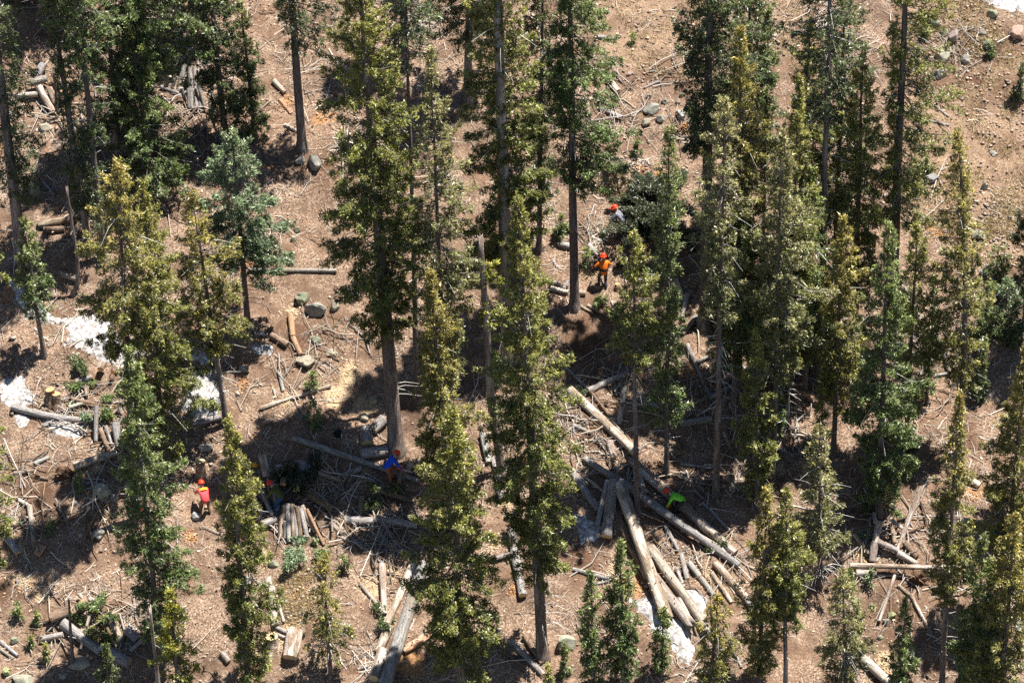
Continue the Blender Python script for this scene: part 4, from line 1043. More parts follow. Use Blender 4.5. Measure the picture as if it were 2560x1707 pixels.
# right centre pile
log('E', 1698, 1112, 1962, 990, 44, 'grey', 'grey log slanting up right above the long pale fallen trunk', '', (0.02, 0.02))
log('E', 1550, 952, 1692, 1092, 22, 'grey', 'thin pole meeting the left end of the slanting grey log', '', (0, 0.1), name='pole', cat='pole')
log('E', 1715, 1118, 1850, 1290, 24, 'brown', 'thin brown pole above the long pale fallen trunk, upper half', '', (0.05, 0.0), name='pole', cat='pole')
log('E', 1855, 1290, 1932, 1392, 30, 'pale', 'thin pale pole above the long pale fallen trunk, lower half', '', (0.05, 0.0), name='pole', cat='pole')
log('E', 1568, 1118, 2025, 1545, 62, 'mottle', 'long pale flaking trunk lying diagonally right of centre', '0', (0.1, 0.1), taper=1.05)
log('E', 1942, 1080, 1926, 1215, 40, 'grey', 'grey log, upper of two end to end beside the slim trunk', '', (0.1, 0.05))
log('E', 1932, 1222, 1908, 1345, 42, 'pale', 'pale log, lower of two end to end beside the slim trunk', '', (0.08, 0.05))
log('E', 1842, 1455, 1872, 1568, 52, 'pale', 'pale sawn log pointing downhill under the long flaking trunk', '1', (0.05, 0.05))
log('H', 1690, 30, 1905, 175, 46, 'grey', 'bleached broken log leading into the big log pile', '', (0.1, 0.3), jag=(1.2, 0))
log('H', 1900, 172, 405, 752, 60, 'grey', 'long blue-grey trunk in front of the green-shirted worker', '1', (0.35, 0.05), c2='I', taper=0.85, tone=0.8)
log('H', 1985, 20, 378, 662, 72, 'mottle', 'long dark trunk behind the green-shirted worker', '', (0.15, 0.05), c2='I', taper=0.85, tone=0.75)
log('H', 1598, 118, 1765, 365, 54, 'grey', 'pale grey log at the left of the big log pile', '', (0.02, 0.05))
log('H', 1875, 172, 1818, 555, 76, 'grey', 'thick log with yellow lower face at left front of the big log pile', '1', (0.45, 0.05), taper=1.05)
log('H', 1832, 172, 1758, 482, 42, 'grey', 'slimmer grey log left of the thick yellow-faced log', '', (0.4, 0.05))
log('H', 1912, 190, 2205, 1015, 84, 'mottle', 'biggest trunk of the pile running down to a broken pale end', '', (0.5, 0.25), taper=1.0, jag=(0, 1.5))
log('H', 1885, 380, 2105, 835, 60, 'brown', 'shaded trunk under the biggest one of the pile', '', (0.05, 0.05))
log('H', 2118, 640, 150, 1135, 72, 'pale', 'bleached trunk right of the biggest one, lower end in snow', '', (0.1, 0.05), c2='I', jag=(0, 2.0))
log('H', 2195, 900, 2345, 1092, 76, 'pale', 'shattered pale trunk end above the snow tongue', '', (0.1, 0.05), jag=(2.0, 2.0))
log('H', 2220, 478, 2312, 652, 30, 'grey', 'slim grey pole right of the biggest trunk', '', (0.05, 0.05), name='pole', cat='pole')
log('H', 2300, 768, 2352, 900, 26, 'grey', 'short grey pole above the bleached trunk', '', (0.05, 0.05), name='pole', cat='pole')
log('H', 2028, 110, 2082, 262, 52, 'brown', 'short brown log behind the slim trunk in the log pile', '', (0.15, 0.1))
log('H', 1680, 150, 1830, 270, 20, 'pale', 'thin pale pole across the upper left of the big log pile', '', (0.15, 0.2), name='pole', cat='pole')
log('H', 1585, 85, 1700, 200, 18, 'pale', 'splintered thin stick left of the big log pile', '', (0.05, 0.1), name='pole', cat='pole')
# right
log('F', 0, 1335, 215, 1298, 52, 'grey', 'straight grey log ending behind the thin grey spruce trunk', '', (0, 0))
log('F', 48, 788, 212, 1162, 28, 'grey', 'thin bleached pole leaning down to the thin grey spruce trunk', '', (0.1, 0), name='pole', cat='pole')
log('F', 108, 1198, 362, 1080, 26, 'grey', 'thin pole slanting up right behind the thin grey spruce', '', (0, 0), name='pole', cat='pole')
log('F', 118, 922, 202, 878, 26, 'grey', 'short pole crossing the thin bleached pole', '', (0.05, 0.05), name='pole', cat='pole')
log('F', 112, 610, 18, 725, 36, 'grey', 'grey log at the foot of the thick dark trunk', '', (0.1, 0.0))
log('F', 45, 470, 20, 600, 34, 'grey', 'bleached twisted root wood left of the thick dark trunk', '', (0.15, 0.0), jag=(1.5, 0.5))
log('E', 2300, 350, 2342, 455, 30, 'pale', 'pale stick uphill of the bleached twisted root wood', '', (0, 0))
log('F', 752, 1085, 912, 1155, 62, 'red', 'red-brown split log in the black shade', '', (0.15, 0.1), split=True)
log('F', 888, 1145, 950, 1192, 50, 'brown', 'dark log end below the red-brown split log', '', (0.05, 0.0))
log('F', 685, 1058, 842, 1072, 32, 'red', 'slimmer red-brown log behind the red-brown split log', '', (0.15, 0.15))
log('F', 750, 838, 812, 972, 26, 'grey', 'thin grey pole in the black shade', '', (0.1, 0), name='pole', cat='pole')
log('F', 1505, 365, 1665, 650, 42, 'pale', 'pale tilted log on the right slope', '', (0, 0), bow=-0.03)
log('F', 1468, 862, 1655, 858, 52, 'grey', 'grey gnarled log with root end, left of the crossing logs', '', (0.05, 0.1), jag=(1.5, 0))
log('F', 1765, 815, 1398, 1310, 56, 'pale', 'long pale log slanting down left, right side', '', (0.15, 0.02), jag=(0.5, 1.0))
log('F', 1378, 1096, 1565, 1058, 26, 'grey', 'slim grey pole crossing under the long pale slanting log', '', (0, 0.02), name='pole', cat='pole')
log('F', 1740, 1008, 1852, 985, 24, 'grey', 'short grey pole right of the long pale slanting log', '', (0, 0), name='pole', cat='pole')
log('F', 1800, 840, 1852, 985, 44, 'grey', 'grey bark log behind the crooked golden spruce trunk', '', (0.02, 0))
log('F', 1405, 1425, 1605, 1505, 42, 'brown', 'shaded brown log below the sawdust patch, right', '', (0, 0))
log('F', 648, 1498, 785, 1562, 30, 'grey', 'bleached bowed log at the foot of the slim thicket trunk', '', (0.02, 0.02), bow=0.05)
log('F', 305, 1395, 385, 1565, 42, 'brown', 'dark log right of the thin grey spruce base', '', (0.1, 0))
G_SL = 'split orange slabs at the right edge'
log('F', 2140, 372, 2285, 482, 30, 'red', 'broadest orange split slab near the right edge', '', (0.05, 0.05), split=True, name='split_slab', group=G_SL, cat='slab')
log('F', 2180, 380, 2300, 462, 22, 'pale', 'pale split slab above the broadest orange one, right edge', '', (0.08, 0.08), split=True, name='split_slab', group=G_SL, cat='slab')
log('F', 2170, 380, 2250, 405, 18, 'pale', 'shortest pale split slab near the right edge', '', (0.1, 0.1), split=True, name='split_slab', group=G_SL, cat='slab')
log('F', 2130, 318, 2182, 472, 17, 'grey', 'thin grey pole leaning over the split slabs', '', (0.2, 0.05), name='pole', cat='pole')
log('F', 2020, 22, 2082, 75, 30, 'grey', 'pale log stub on the slope above the dome-shaped fir', '', (0, 0))
log('I', 155, 325, 352, 532, 24, 'grey', 'thin dark pole above the long dark trunk', '', (0.02, 0.02), name='pole', cat='pole')
log('I', 10, 680, 52, 845, 38, 'grey', 'short grey log with brown end between trunks of the pile', '1', (0.05, 0.05))
log('I', 62, 745, 232, 965, 38, 'grey', 'grey log right of the short brown-ended one', '', (0.05, 0.0))
log('I', 238, 738, 455, 975, 52, 'mottle', 'reddish-brown log beside the golden close pair of spruces', '0', (0.05, 0.0))
log('I', 218, 800, 352, 1005, 30, 'mottle', 'slim reddish log left of the reddish-brown log', '', (0.02, 0.0))
log('I', 448, 985, 515, 1068, 46, 'grey', 'grey log stub behind the close pair of spruces', '', (0, 0))
log('I', 0, 985, 82, 1135, 26, 'pale', 'bleached splinter pole lying on the snow tongue', '', (0.1, 0.05), name='pole', cat='pole', jag=(1, 2))
log('I', 372, 148, 168, 168, 56, 'brown', 'dark log with orange left face behind the thin grey spruce base', '1', (0.05, 0.05), fresh='cut_orange')
log('I', 0, 58, 222, 92, 24, 'grey', 'thin dark pole uphill of the dark orange-faced log', '', (0.02, 0.02), name='pole', cat='pole')
log('I', 0, 120, 170, 185, 20, 'grey', 'thin dark pole left of the dark orange-faced log', '', (0.02, 0.02), name='pole', cat='pole')
G_X = 'logs of the crossed heap, right'
log('I', 1165, 738, 1925, 756, 38, 'mottle', 'long horizontal pole across the crossed log heap', '', (0.25, 0.25), taper=0.8, group=G_X)
log('I', 1338, 798, 1202, 802, 60, 'mottle', 'short sawn log with orange left face under the horizontal pole', '1', (0.0, 0.0), fresh='cut_orange', taper=1.0, group=G_X)
log('I', 1362, 458, 1332, 602, 50, 'pale', 'pale upper log standing in the crossed log heap', '', (0.4, 0.35), group=G_X)
log('I', 1330, 600, 1318, 725, 56, 'grey', 'split grey log just above the horizontal pole', '0', (0.3, 0.2), group=G_X)
log('I', 1325, 400, 1332, 462, 28, 'pale', 'small pale block at the top of the crossed log heap', '1', (0.2, 0.25), group=G_X)
log('I', 1188, 540, 1292, 672, 32, 'mottle', 'brown pole at the upper left of the crossed log heap', '', (0.1, 0.15), group=G_X)
log('I', 1652, 212, 1478, 665, 36, 'mottle', 'tall mottled pole leaning right out of the crossed log heap', '', (0.9, 0.15), group=G_X)
log('I', 1438, 438, 1535, 512, 28, 'pale', 'pale short pole behind the tall mottled leaning pole', '', (0.3, 0.3), group=G_X)
log('I', 1348, 598, 1490, 662, 48, 'grey', 'grey log running right from the split log, crossed heap', '', (0.3, 0.2), group=G_X)
log('I', 1485, 662, 1615, 735, 44, 'pale', 'pale log continuing right towards the horizontal pole', '', (0.2, 0.1), group=G_X)
log('I', 1482, 442, 1562, 420, 30, 'brown', 'dark log with orange left face behind the leaning mottled pole', '0', (0.1, 0.1), fresh='cut_orange', group=G_X)
log('I', 1540, 588, 1618, 690, 46, 'brown', 'dark log right of the leaning mottled pole', '0', (0.1, 0.05), group=G_X)
log('I', 1450, 480, 1470, 600, 34, 'brown', 'blue-grey shaded log in the middle of the crossed heap', '', (0.2, 0.15), group=G_X)
log('I', 1338, 826, 1572, 834, 12, 'pale', 'thin bare pale stick below the horizontal pole', '', (0.03, 0.03), name='pole', group=G_X, cat='pole')
log('I', 1468, 838, 1362, 1152, 24, 'pale', 'pale pole pointing down left below the crossed heap', '', (0.05, 0), name='pole', cat='pole')
log('I', 1488, 890, 1575, 960, 26, 'mottle', 'brown pole below the crossed heap, upper half of a broken pair', '', (0.02, 0), name='pole', cat='pole')
log('I', 1580, 955, 1695, 1180, 26, 'mottle', 'brown pole below the crossed heap, lower half of a broken pair', '', (0.02, 0), name='pole', cat='pole')
log('I', 1690, 822, 1805, 782, 30, 'pale', 'pale log stub right of the uprooted roots, crossed heap', '', (0.05, 0.05), group=G_X)
log('I', 1240, 1378, 1462, 1580, 66, 'pale', 'bleached thick log running off the bottom edge, right', '', (0, 0))
log('I', 1908, 108, 2045, 202, 56, 'mottle', 'mottled log with brown end right of the golden-tipped narrow spruce', '1', (0, 0))
for i, (x0, y0, x1, y1) in enumerate([(1888, 312, 1905, 480), (1900, 305, 1925, 520), (1915, 320, 1930, 500), (1930, 330, 1922, 470), (1905, 460, 2000, 570)]):
    log('I', x0, y0, x1, y1, 10, 'pale', ORD[i] + ' thin stick from the left in the splinter bundle beside the mossy rock', '', (0.1, 0.0), name='splinter', group='splinter bundle beside the mossy rock', cat='stick')
log('I', 1550, 1240, 1660, 1310, 14, 'brown', 'thin brown stick on bare soil at lower right', '', (0, 0), name='pole', cat='pole')
log('I', 820, 915, 900, 850, 22, 'pale', 'short pale stick between close pair and twiggy spruce', '', (0, 0), name='pole', cat='pole')
log('I', 360, 1330, 420, 1450, 22, 'grey', 'grey stick right of the short golden spruce, bottom edge', '', (0, 0), name='pole', cat='pole')

# stumps
def stump(c, x, y, d, h, label, fresh='cut', bark='log_brown', tilt=0.0):
    LOGN[0] += 1
    rng = np.random.RandomState(2000 + LOGN[0])
    b = hit(*at(c, x, y))
    r = d * K / PXM / 2
    root = empty('stump', b)
    tag(root, label, 'stump', 'sawn stumps')
    sides = 16
    a = np.arange(sides) * 2 * np.pi / sides
    rings = []
    for z, k in ((-0.45, 1.5), (0.0, 1.32), (0.08, 1.15), (0.2, 1.04), (h * 0.75, 1.0), (h, 0.98)):
        fl = 1 + 0.14 * (k - 0.95) * 4 * np.cos(4 * a + rng.rand()) + 0.04 * rng.normal(0, 1, sides)
        zz = np.full(sides, z) + (tilt * np.cos(a) * r if z == h else 0)
        rings.append(np.stack([r * k * fl * np.cos(a), r * k * fl * np.sin(a), zz], -1))
    V = np.concatenate(rings); n = len(rings)
    idx = np.arange(n * sides).reshape(n, sides)
    F = np.stack([idx[:-1], np.roll(idx[:-1], -1, 1), np.roll(idx[1:], -1, 1), idx[1:]], -1).reshape(-1, 4)
    link('bark', np_mesh('bark', V, F, smooth=True), M[bark], root).color = (1.1, 1.05, 1, 1)
    R1 = rings[-1] * [0.985, 0.985, 1] + [0, 0, 0.004]
    V = np.concatenate([R1, [R1.mean(0)]])
    F = np.array([[i, (i + 1) % sides, sides] for i in range(sides)])
    link('cut_face', np_mesh('cut_face', V, F), M[fresh], root)
stump('D', 348, 1190, 62, 0.65, 'orange-topped fresh stump above the long grey log, left part of the double', 'cut_orange', tilt=0.2)
stump('D', 388, 1205, 58, 0.55, 'orange-topped fresh stump above the long grey log, right part of the double', 'cut_orange')
stump('G', 1375, 155, 66, 0.85, 'tall pale-topped stump above the red-shirted worker', 'cut')
stump('G', 1860, 1320, 84, 0.6, 'wide pale-topped stump left of the huge sawn block', 'cut', 'log_mottle')
stump('E', 1638, 1545, 30, 0.35, 'tiny fresh stump right of the tallest central spruce', 'cut')
stump('E', 80, 500, 34, 0.25, 'small grey stump left of the massive spruce crown', 'cut_old', 'log_grey')
stump('I', 850, 520, 32, 0.3, 'small orange stump behind the pale twiggy spruce', 'cut_orange')
stump('E', 1895, 415, 30, 0.25, 'little stump right of the orange-shirted worker', 'cut_orange')
stump('E', 2190, 1060, 44, 0.4, 'orange-faced stump behind the slim trunk, right of the slanting grey log', 'cut_orange')

# root plates
def rootwad(c, x, y, size, label):
    rng = np.random.RandomState(int(x))
    b = hit(*at(c, x, y))
    R = size * K / PXM / 2
    root = empty('root_plate', b)
    tag(root, label, 'roots')
    n = 26
    az = rng.rand(n) * 2 * np.pi; el = rng.rand(n) * 1.2 - 0.15
    d = np.stack([np.cos(az) * np.cos(el), np.sin(az) * np.cos(el) * 0.7, np.sin(el)], -1)
    Ls = R * (0.7 + 0.7 * rng.rand(n))
    c0 = np.array([0, 0, R * 0.55])
    P = np.stack([c0 + d * (Ls * q)[:, None] + rng.normal(0, 0.06 * R, (n, 3)) * (q > 0.3) for q in (0, 0.35, 0.7, 1.0)], 1)
    V, F, C = tubes(P, np.tile([[0.10, 0.06, 0.035, 0.012]], (n, 1)) * R * 1.3, 5, np.array([[0.20, 0.135, 0.09]]) * (0.6 + 0.8 * rng.rand(n, 1)))
    link('root_tangle', np_mesh('root_tangle', V, F, C), M['twig'], root)['kind'] = 'stuff'
    me = blob(rng, R * 0.75, (1, 0.6, 0.9), 0.35)
    o = link('soil_clod', me, M['ground'], root); o.location = (0, 0.05, R * 0.5)
def blob(rng, r, sc, amp, sub=2, flat=0.0):
    bm = bmesh.new()
    bmesh.ops.create_icosphere(bm, subdivisions=sub, radius=1.0)
    off = rng.rand(3) * 100
    for v in bm.verts:
        p = np.array(v.co)
        k = 1 + amp * (float(vn(p[0] * 1.3 + off[0], p[1] * 1.3 + p[2] * 1.7 + off[1])) + 0.5 * float(vn(p[2] * 2.9 + off[2], p[0] * 2.7 + off[0])))
        v.co = Vector(p * k * r * np.array(sc))
    if flat:
        for i in range(11):
            n = Vector(rng.normal(0, 1, 3)).normalized()
            ext = Vector((n.x * sc[0], n.y * sc[1], n.z * sc[2])).length * r
            cut = ext * (0.58 + 0.3 * rng.rand())
            for v in bm.verts:
                dd = v.co.dot(n)
                if dd > cut: v.co -= n * (dd - cut) * flat
    me = bpy.data.meshes.new('blob')
    bm.to_mesh(me); bm.free()
    return me
rootwad('G', 435, 165, 150, 'brown uprooted root plate at the end of the thick fallen trunk, left')
rootwad('I', 1625, 880, 150, 'tangled upturned roots below the horizontal pole, right')
rootwad('F', 1780, 830, 90, 'splayed root end at the top of the long pale slanting log')

# ------------------------------------------------------------------ rocks
RN = [0]
def rock(c, x, y, w, h, label, tint=(1, 1, 1), sink=0.45):
    RN[0] += 1
    rng = np.random.RandomState(500 + RN[0])
    rx = w * K / PXM / 2 * 1.04; rz = h * K / PXM / 2 * 1.04
    b = hit(*at(c, x, y + h * 0.25))
    me = blob(rng, 1.0, (rx * 1.05, max(rx * 0.75, rz * 0.8), rz * 1.1), 0.30, 2 if w < 60 else 3, 0.95)
    o = link('rock', me, M['rock'])
    o.location = (b.x, b.y, b.z + rz * (0.8 - sink))
    o.rotation_euler = (math.radians(15), 0, rng.rand() * 0.6 - 0.3)
    o.color = (*(k * 0.82 for k in tint), 1)
    tag(o, label, 'rock', 'rocks on the slope')
GR = (1.15, 1.15, 1.12); MO = (1.05, 1.12, 0.85); PK = (1.35, 1.0, 0.95); TN = (1.35, 1.25, 1.05)
rock('A', 1375, 45, 150, 130, 'large pale block of rock at the top edge, upper left', (1.5, 1.5, 1.6))
rock('A', 1445, 235, 110, 130, 'dark-sided boulder below the large pale block', GR)
rock('A', 2155, 1110, 90, 130, 'grey boulder right of the bare trunk base', GR)
rock('A', 2060, 1090, 80, 60, 'shaded rock at the foot of the clean bare trunk', GR)
rock('A', 250, 1305, 80, 90, 'round rock in deep shade, upper left', MO)
rock('A', 310, 870, 110, 60, 'low flat rock below the upper left log heap', TN)
rock('D', 2070, 475, 110, 90, 'grey angular rock, left of a pair on the open slope', MO)
rock('D', 2165, 550, 150, 120, 'larger grey angular rock, right of a pair on the open slope', GR)
rock('D', 2295, 525, 80, 90, 'brown wedge rock right of the angular pair', TN)
rock('D', 2008, 70, 50, 60, 'small pale rock above the long straight grey log', TN)
rock('D', 2030, 10, 60, 50, 'mossy rock near the top of the open slope', MO)
rock('D', 2090, 910, 130, 80, 'flat half-buried rock below the lower peeled orange log', TN)
rock('D', 2270, 850, 90, 50, 'low flat rock right of the lower peeled orange log', TN)
rock('D', 2160, 760, 80, 50, 'dark flat rock right of the peeled orange logs', MO)
rock('E', 70, 450, 110, 60, 'dark rock left of the massive spruce crown', GR)
rock('E', 230, 1170, 80, 70, 'mossy rock left of the massive spruce trunk, upper', MO)
rock('E', 160, 1290, 80, 55, 'tan flat rock left of the massive spruce trunk, lower', TN)
rock('E', 1730, 150, 70, 60, 'pale rock uphill of the orange-shirted worker', GR)
rock('B', 2140, 740, 110, 90, 'grey rock, largest of the cluster on the upper slope', GR)
rock('B', 2190, 810, 70, 70, 'grey rock below the largest of the cluster', GR)
rock('B', 2090, 830, 60, 80, 'brown rock left below the largest of the cluster', TN)
rock('B', 2110, 655, 45, 45, 'small pale rock above the cluster', TN)
rock('B', 2225, 690, 55, 50, 'small rock right of the cluster', GR)
rock('B', 2310, 695, 50, 50, 'pinkish small rock farther right of the cluster', PK)
rock('B', 2330, 780, 60, 110, 'tall narrow grey rock by the dark spruce, upper right of centre', (1.4, 1.4, 1.4))
rock('B', 2335, 650, 50, 50, 'greenish small rock above the tall narrow one', MO)
rock('B', 1975, 505, 50, 40, 'pinkish stone right of the stout brown log', PK)
rock('B', 2250, 940, 60, 60, 'dark small boulder below the cluster', GR)
rock('C', 1872, 240, 80, 120, 'pinkish angular boulder on the upper right bank', (1.35, 1.1, 1.12))
rock('C', 1800, 385, 110, 120, 'smooth tan-grey boulder below the pinkish one', (1.45, 1.38, 1.2))
rock('C', 1950, 400, 75, 85, 'pale round boulder right of the smooth tan-grey one', (1.5, 1.5, 1.45))
rock('C', 1775, 500, 130, 100, 'lichen-covered boulder at the bottom of the bank', GR)
rock('C', 1735, 150, 90, 90, 'lichen-covered boulder left above the pinkish one', MO)
rock('C', 1815, 215, 50, 60, 'mossy rock touching the pinkish boulder', MO)
rock('C', 2135, 85, 90, 80, 'mossy boulder at the edge of the snow bank', MO)
rock('C', 2310, 225, 130, 110, 'reddish boulder at the right edge', (1.6, 1.1, 0.95))
rock('C', 2110, 300, 100, 70, 'low lichen rock above the small right shrub', MO)
rock('C', 2060, 215, 80, 50, 'dark low rock between shrub and snow bank', (0.9, 0.8, 0.75))
rock('C', 1715, 1220, 100, 70, 'dark flat rock on the grassy slope', (1.0, 1.02, 1.1))
rock('C', 1630, 1145, 70, 55, 'dark rock by the tiny shrub on the grassy slope', (0.9, 0.9, 0.95))
rock('C', 2082, 1270, 65, 75, 'pale egg-shaped rock low on the grassy slope', (1.45, 1.4, 1.35))
rock('C', 2140, 1045, 60, 35, 'thin pale stone on the grassy slope', (1.4, 1.4, 1.4))
rock('C', 1850, 350, 45, 40, 'small stone between pinkish and tan-grey boulders', TN)
rock('C', 1810, 325, 45, 40, 'small brown stone under the pinkish boulder', PK)
rock('C', 1582, 215, 35, 35, 'pale stone left of the small shrub, top right', TN)
rock('F', 2050, 40, 110, 70, 'pale flat boulder on the right slope', (1.4, 1.4, 1.35))
rock('F', 2080, 300, 80, 70, 'pale rock below the dome-shaped fir', (1.3, 1.35, 1.4))
rock('F', 1490, 785, 80, 50, 'grey rock above the gnarled log, right', GR)
rock('F', 1545, 940, 120, 80, 'mossy half-buried rock below the gnarled log', MO)
rock('G', 700, 240, 110, 130, 'mossy boulder right of the bright little fir', (1.35, 1.38, 1.2))
rock('G', 780, 290, 70, 60, 'dark rock right of the mossy boulder, left', GR)
rock('G', 510, 320, 50, 45, 'small rock below the bright little fir', GR)
rock('G', 1340, 410, 60, 70, 'grey rock at the feet of the red-shirted worker', (1.4, 1.4, 1.45))
rock('G', 165, 1535, 140, 90, 'mossy flat rock at the bottom left', (1.3, 1.3, 1.1))
rock('G', 45, 1470, 60, 70, 'yellow-mossy rock at the bottom left edge', (1.2, 1.35, 0.7))
rock('G', 105, 1260, 60, 60, 'pale mossy rock below the sprawling shrub', MO)
rock('G', 430, 1505, 60, 40, 'pale stone under the lower left heap', GR)
rock('G', 560, 1420, 150, 60, 'flat tan rock beside the upright brown pole', TN)
rock('G', 670, 530, 100, 80, 'rock in the big tree shadow, left', GR)
rock('G', 1870, 740, 70, 60, 'mossy stone above the pale straight log', MO)
rock('H', 1560, 1280, 140, 110, 'pale mossy boulder at the bottom centre', (1.35, 1.4, 1.2))
rock('H', 1150, 420, 60, 60, 'pale stone left of the tallest central spruce', (1.4, 1.4, 1.4))
rock('I', 1965, 480, 100, 140, 'mossy boulder beside the splinter bundle', MO)
rock('I', 1442, 1085, 60, 50, 'yellow-green mossy stone on bare soil, right', (1.25, 1.35, 0.75))
rock('I', 1412, 1135, 45, 60, 'flat grey stone below the mossy stone', GR)
rock('I', 1565, 1360, 70, 110, 'mossy upright rock on bare soil, lower right', MO)
rock('I', 1535, 1250, 50, 50, 'small dark rock above the mossy upright rock', GR)
rock('I', 1365, 1240, 45, 35, 'small mossy stone lower right, left of the dark one', MO)
rock('I', 1305, 1020, 40, 35, 'small stone near the pale pole, lower right', GR)

# ------------------------------------------------------------------ ground litter (uncountable)
def litter_points(rng, n, clump=0.0, x0=-25.5, x1=25.5, y0=-25, y1=24):
    x = x0 + (x1 - x0) * rng.rand(n * 3); y = y0 + (y1 - y0) * rng.rand(n * 3)
    grass = np.zeros(len(x))
    for (cx, cy, rx, ry, c, st) in COVER:
        if c == 2: grass = np.maximum(grass, np.clip(1.4 - np.hypot((x - cx) / rx, (y - cy) / ry), 0, 1))
    dens = 0.55 + 0.55 * vn(x / 1.7 + 60, y / 1.5 + 20) + 0.3 * vn(x / 5 + 2, y / 5 + 44)
    keep = rng.rand(len(x)) < np.clip(dens, 0.05, 1) * (1 - 0.62 * grass)
    x, y = x[keep][:n], y[keep][:n]
    if clump:
        m = int(n * clump); nc = max(1, m // 45)          # tangles of slash
        k = rng.randint(0, len(x), nc)[rng.randint(0, nc, m)]
        x[-m:] = x[k] + rng.normal(0, 0.45, m); y[-m:] = y[k] + rng.normal(0, 0.4, m)
    return x, y
def litter_sticks(seed, n, lmin, lmax, rad, pal, name, label, forks=0):
    rng = np.random.RandomState(seed)
    x, y = litter_points(rng, n, 0.45)
    n = len(x)
    L = lmin + (lmax - lmin) * rng.rand(n) ** 2.2
    az = rng.rand(n) * 2 * np.pi
    curve = rng.normal(0, 0.35, n)
    pts = []
    for q in (-0.5, 0.0, 0.5):
        a = az + curve * q * 1.6
        px = x + np.cos(a) * L * q; py = y + np.sin(a) * L * q
        pts.append(np.stack([px, py, ground(px, py) + 0.014 + rng.rand(n) * 0.09 * (0.4 + L)], -1))
    P = np.stack(pts, 1)
    r = (rad * (0.6 + 0.8 * rng.rand(n)) * (0.7 + 0.5 * L / lmax))[:, None] * np.array([[1.0, 0.85, 0.4]])
    base = np.array(pal)[rng.randint(0, len(pal), n)] * (0.5 + 0.65 * rng.rand(n, 1))
    if forks:                                   # side twigs
        Q, QR, QC = [], [], []
        for f in range(forks):
            a2 = az + rng.choice([-1, 1], n) * (0.5 + 0.5 * rng.rand(n)); l2 = L * (0.2 + 0.3 * rng.rand(n))
            st = P[:, 1] + (P[:, 2] - P[:, 1]) * (rng.rand(n, 1) * 0.9 - 0.3)
            d2 = np.stack([np.cos(a2), np.sin(a2), 0 * a2], -1) * l2[:, None]
            e = st + d2; e[:, 2] = np.maximum(ground(e[:, 0], e[:, 1]) + 0.02, st[:, 2] + 0.25 * l2 * rng.rand(n))
            Q.append(np.stack([st, (st + e) / 2 + rng.normal(0, 0.03, (n, 3)), e], 1)); QR.append(r * [[0.6, 0.5, 0.4]]); QC.append(base)
        P = np.concatenate([P] + Q); r = np.concatenate([r] + QR); base = np.concatenate([base] + QC)
    V, F, C = tubes(P, r, 3, base)
    tag(link(name, np_mesh(name, V, F, C), M['twig']), label, 'twigs', kind='stuff')
litter_sticks(1, 24000, 0.08, 0.7, 0.013, [(0.60, 0.53, 0.45), (0.50, 0.42, 0.34), (0.30, 0.22, 0.16), (0.68, 0.62, 0.54)], 'twig_litter', 'pale dead twigs scattered over the forest floor')
litter_sticks(2, 3000, 0.5, 2.4, 0.021, [(0.58, 0.53, 0.47), (0.46, 0.38, 0.31), (0.64, 0.58, 0.51), (0.24, 0.17, 0.12)], 'branch_litter', 'bleached dead branches strewn across the slope', 2)
def slash_tangles(seed, zones):
    """thin cut poles and limbs left in crossing tangles"""
    rng = np.random.RandomState(seed)
    xs, ys = [], []
    for (c, x0, y0, x1, y1, n) in zones:
        m = 0; n = n * 0.6
        while m < n:
            p = hit(*at(c, x0 + (x1 - x0) * rng.rand(), y0 + (y1 - y0) * rng.rand()))
            k = rng.randint(6, 16)
            xs += list(p.x + rng.normal(0, 0.6, k)); ys += list(p.y + rng.normal(0, 0.5, k)); m += k
    x = np.array(xs); y = np.array(ys); n = len(x)
    L = 0.7 + 2.1 * rng.rand(n) ** 1.6; az = rng.rand(n) * 6.283
    P = []
    hz = 0.03 + 0.22 * rng.rand(n)
    tl = rng.normal(0, 0.10, n)
    for q in (-0.5, -0.15, 0.2, 0.5):
        px = x + np.cos(az) * L * q + rng.normal(0, 0.05, n) * L; py = y + np.sin(az) * L * q + rng.normal(0, 0.05, n) * L
        P.append(np.stack([px, py, ground(px, py) + np.maximum(0.02, hz + tl * L * q)], -1))
    r = (0.014 + 0.030 * rng.rand(n) ** 2)[:, None] * np.array([[1.1, 1.0, 0.8, 0.6]])
    pal = np.array([(0.46, 0.42, 0.38), (0.30, 0.27, 0.25), (0.16, 0.115, 0.085), (0.52, 0.44, 0.34), (0.24, 0.16, 0.10)])
    V, F, C = tubes(np.stack(P, 1), r, 5, pal[rng.randint(0, 5, n)] * (0.55 + 0.5 * rng.rand(n, 1)))
    tag(link('slash_tangle', np_mesh('slash_tangle', V, F, C, smooth=True), M['twig']), 'thin cut limbs left in crossing tangles between the logs', 'limbs', kind='stuff')
slash_tangles(21, [('D', 250, 1000, 950, 1559, 170), ('G', 0, 0, 850, 500, 130), ('G', 250, 950, 1000, 1559, 120), ('G', 1650, 0, 2352, 700, 150), ('H', 0, 0, 600, 900, 150),
                   ('E', 1450, 850, 2352, 1559, 190), ('F', 0, 700, 1000, 1559, 170), ('H', 1550, 0, 2352, 800, 120), ('I', 0, 0, 500, 1000, 110), ('I', 1100, 350, 1750, 900, 110),
                   ('A', 0, 350, 600, 1559, 110), ('A', 1050, 250, 1500, 1100, 80), ('B', 1750, 500, 2352, 1000, 90), ('F', 1350, 650, 1900, 1500, 90), ('D', 1750, 50, 2352, 1300, 60), ('I', 1750, 200, 2352, 900, 60)])
